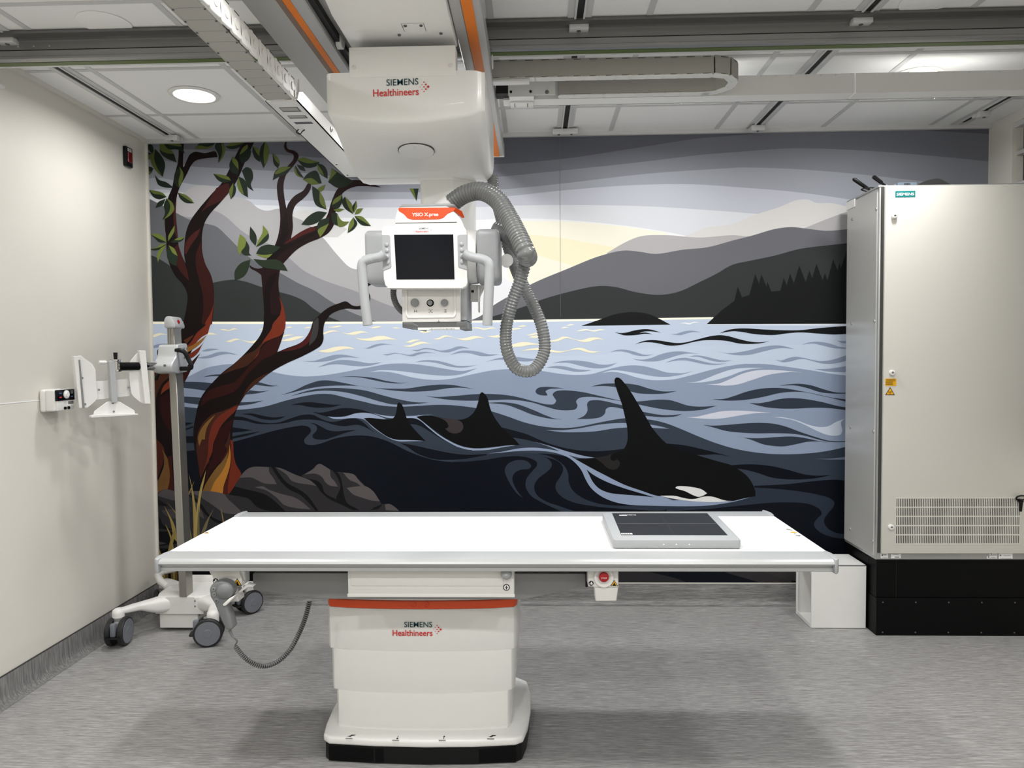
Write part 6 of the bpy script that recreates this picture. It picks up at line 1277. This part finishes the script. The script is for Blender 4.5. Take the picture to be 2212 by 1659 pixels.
for x0_, x1_, z0_, z1_ in ((4.690, 4.727, 0.423, 0.437), (4.677, 4.727, 0.406, 0.420), (4.738, 4.808, 0.406, 0.437)):
    lb = MB().box(x0_, x1_, -0.4715, -0.470, z0_, z1_).build('label_sticker', 'white_print', ec)
    flat('label_print', [disc((x0_ + 0.008, -0.472, (z0_ + z1_) / 2 + 0.002), X, Z, 0.004, 10), rect(((x0_ + x1_) / 2 + 0.006, -0.472, (z0_ + z1_) / 2), X, Z, (x1_ - x0_) * 0.25, 0.001), rect(((x0_ + x1_) / 2, -0.472, z0_ + 0.003), X, Z, (x1_ - x0_) * 0.4, 0.0008)], 'grey_print', lb)
pu = MB().box(4.106, 4.925, -0.474, -0.092, 0.198, 0.400, 0.002, 1).build('upper_plinth', 'black_satin', ec)
MB().box(4.207, 4.209, -0.4750, -0.4735, 0.20, 0.396).build('plinth_joint', 'black', pu)
MB().box(4.1048, 4.1065, -0.385, -0.1, 0.205, 0.39).build('plinth_side_plate', 'black_satin', pu)
pl_ = MB().box(4.102, 4.93, -0.486, -0.09, 0.0, 0.198, 0.002, 1).build('lower_plinth', 'black_satin', ec)
for x in (4.135, 4.305, 4.475, 4.645, 4.815):
    for z in (0.018, 0.178): screw((x, -0.486, z), (0, -1, 0), 0.004, pl_, 'grey_dark')
for y, z in ((-0.465, 0.03), (-0.465, 0.175)): screw((4.102, y, z), (-1, 0, 0), 0.005, pl_, 'black')
MB().box(CX0 - 0.010, CX0, -0.20, -0.09, 2.30, 2.345, 0.002, 1).build('wall_lug', 'white', ec)

# ---------------------------------------------------------------- router and antennas on the cabinet roof
rt = thing('industrial_router', 'small slate blue industrial router with slotted housing on top of the cabinet', 'router', (4.27, -0.36, 2.354))
rb = MB().box(4.228, 4.328, -0.40, -0.30, 2.354, 2.384, 0.002, 1).build('housing', 'router', rt)
MB().box(4.212, 4.228, -0.39, -0.31, 2.354, 2.378, 0.002, 1).build('front', 'grey_hc', rt)
for i in range(5): MB().box(4.262 + i * 0.0065, 4.266 + i * 0.0065, -0.4008, -0.3995, 2.360, 2.380).build('vent_slot', 'black', rb)
def antenna(name, label, a, b, r0=0.005, r1=0.0105, cable=None):
    t = thing(name, label, 'antenna', a); a, b = Vector(a), Vector(b); d = (b - a).normalized()
    MB().lathe(a, d, [(0, r0), ((b - a).length * 0.3, r0 * 1.2), ((b - a).length * 0.36, r1 * 0.9), ((b - a).length * 0.94, r1), ((b - a).length, r1 * 0.6), ((b - a).length + 0.003, 0)], 14).build('rod', 'black_plastic', t)
    MB().lathe(a, -d, [(-0.004, 0.008), (0.006, 0.008), (0.006, 0)], 12).build('connector', 'silver', t)
    if cable: MB().tube(spline([a] + cable, 8), 0.0035, 8).build('cable', 'black_plastic', t)
antenna('antenna', 'long black antenna leaning out over the left edge of the cabinet top', (4.1376, -0.3300, 2.3459), (4.0268, -0.3300, 2.4239), cable=[V3(4.07, -0.33, 2.366), V3(4.12, -0.34, 2.372), V3(4.17, -0.35, 2.362), V3(4.21, -0.35, 2.362)])
antenna('antenna', 'short black antenna leaning left beside the blue router on the cabinet', (4.1865, -0.3600, 2.3751), (4.1181, -0.3600, 2.4274), 0.005, 0.011, cable=[V3(4.19, -0.36, 2.360), V3(4.215, -0.36, 2.364)])

# ---------------------------------------------------------------- white open box next to the cabinet
wx = thing('white_storage_box', 'white metal box with an open left side standing on the floor beside the black plinth', 'box', (3.95, -0.26, 0))
bx0, bx1, by0, by1, bz = 3.801, 4.092, -0.388, -0.165, 0.346
bb = MB().box(bx0, bx1, by0, by0 + 0.008, 0.002, bz, 0.0015, 1).box(bx1 - 0.006, bx1, by0 + 0.004, by1, 0.002, bz - 0.002).box(bx0, bx1, by1 - 0.006, by1, 0.002, bz - 0.002)
bb.box(bx0, bx1, by0 + 0.002, by1, 0.002, 0.010).box(bx0, bx1, by0, by1 - 0.000, bz - 0.007, bz, 0.0015, 1)
bb.build('box_shell', 'white', wx)
MB().box(bx0 - 0.002, bx0 + 0.004, by0 + 0.006, by1, 0.002, 0.022).build('sill', 'white', wx)
MB().box(bx0 - 0.004, bx0 + 0.008, by1 - 0.012, by1 + 0.002, 0.002, bz - 0.01, 0.002, 1).build('edge_post', 'white', wx)
MB().box(bx0 - 0.008, bx0 + 0.004, by1 - 0.016, by1 + 0.003, bz - 0.05, bz - 0.02, 0.003, 1).build('corner_fitting', 'white', wx)
MB().prism([(bx0 + 0.004, by0 + 0.008, 0.290), (bx0 + 0.004, by0 + 0.030, 0.290), (bx0 + 0.004, by0 + 0.030, 0.325), (bx0 + 0.004, by0 + 0.026, 0.325), (bx0 + 0.004, by0 + 0.024, 0.312), (bx0 + 0.004, by0 + 0.008, 0.312)], (0.004, 0, 0)).build('hook', 'white', wx)
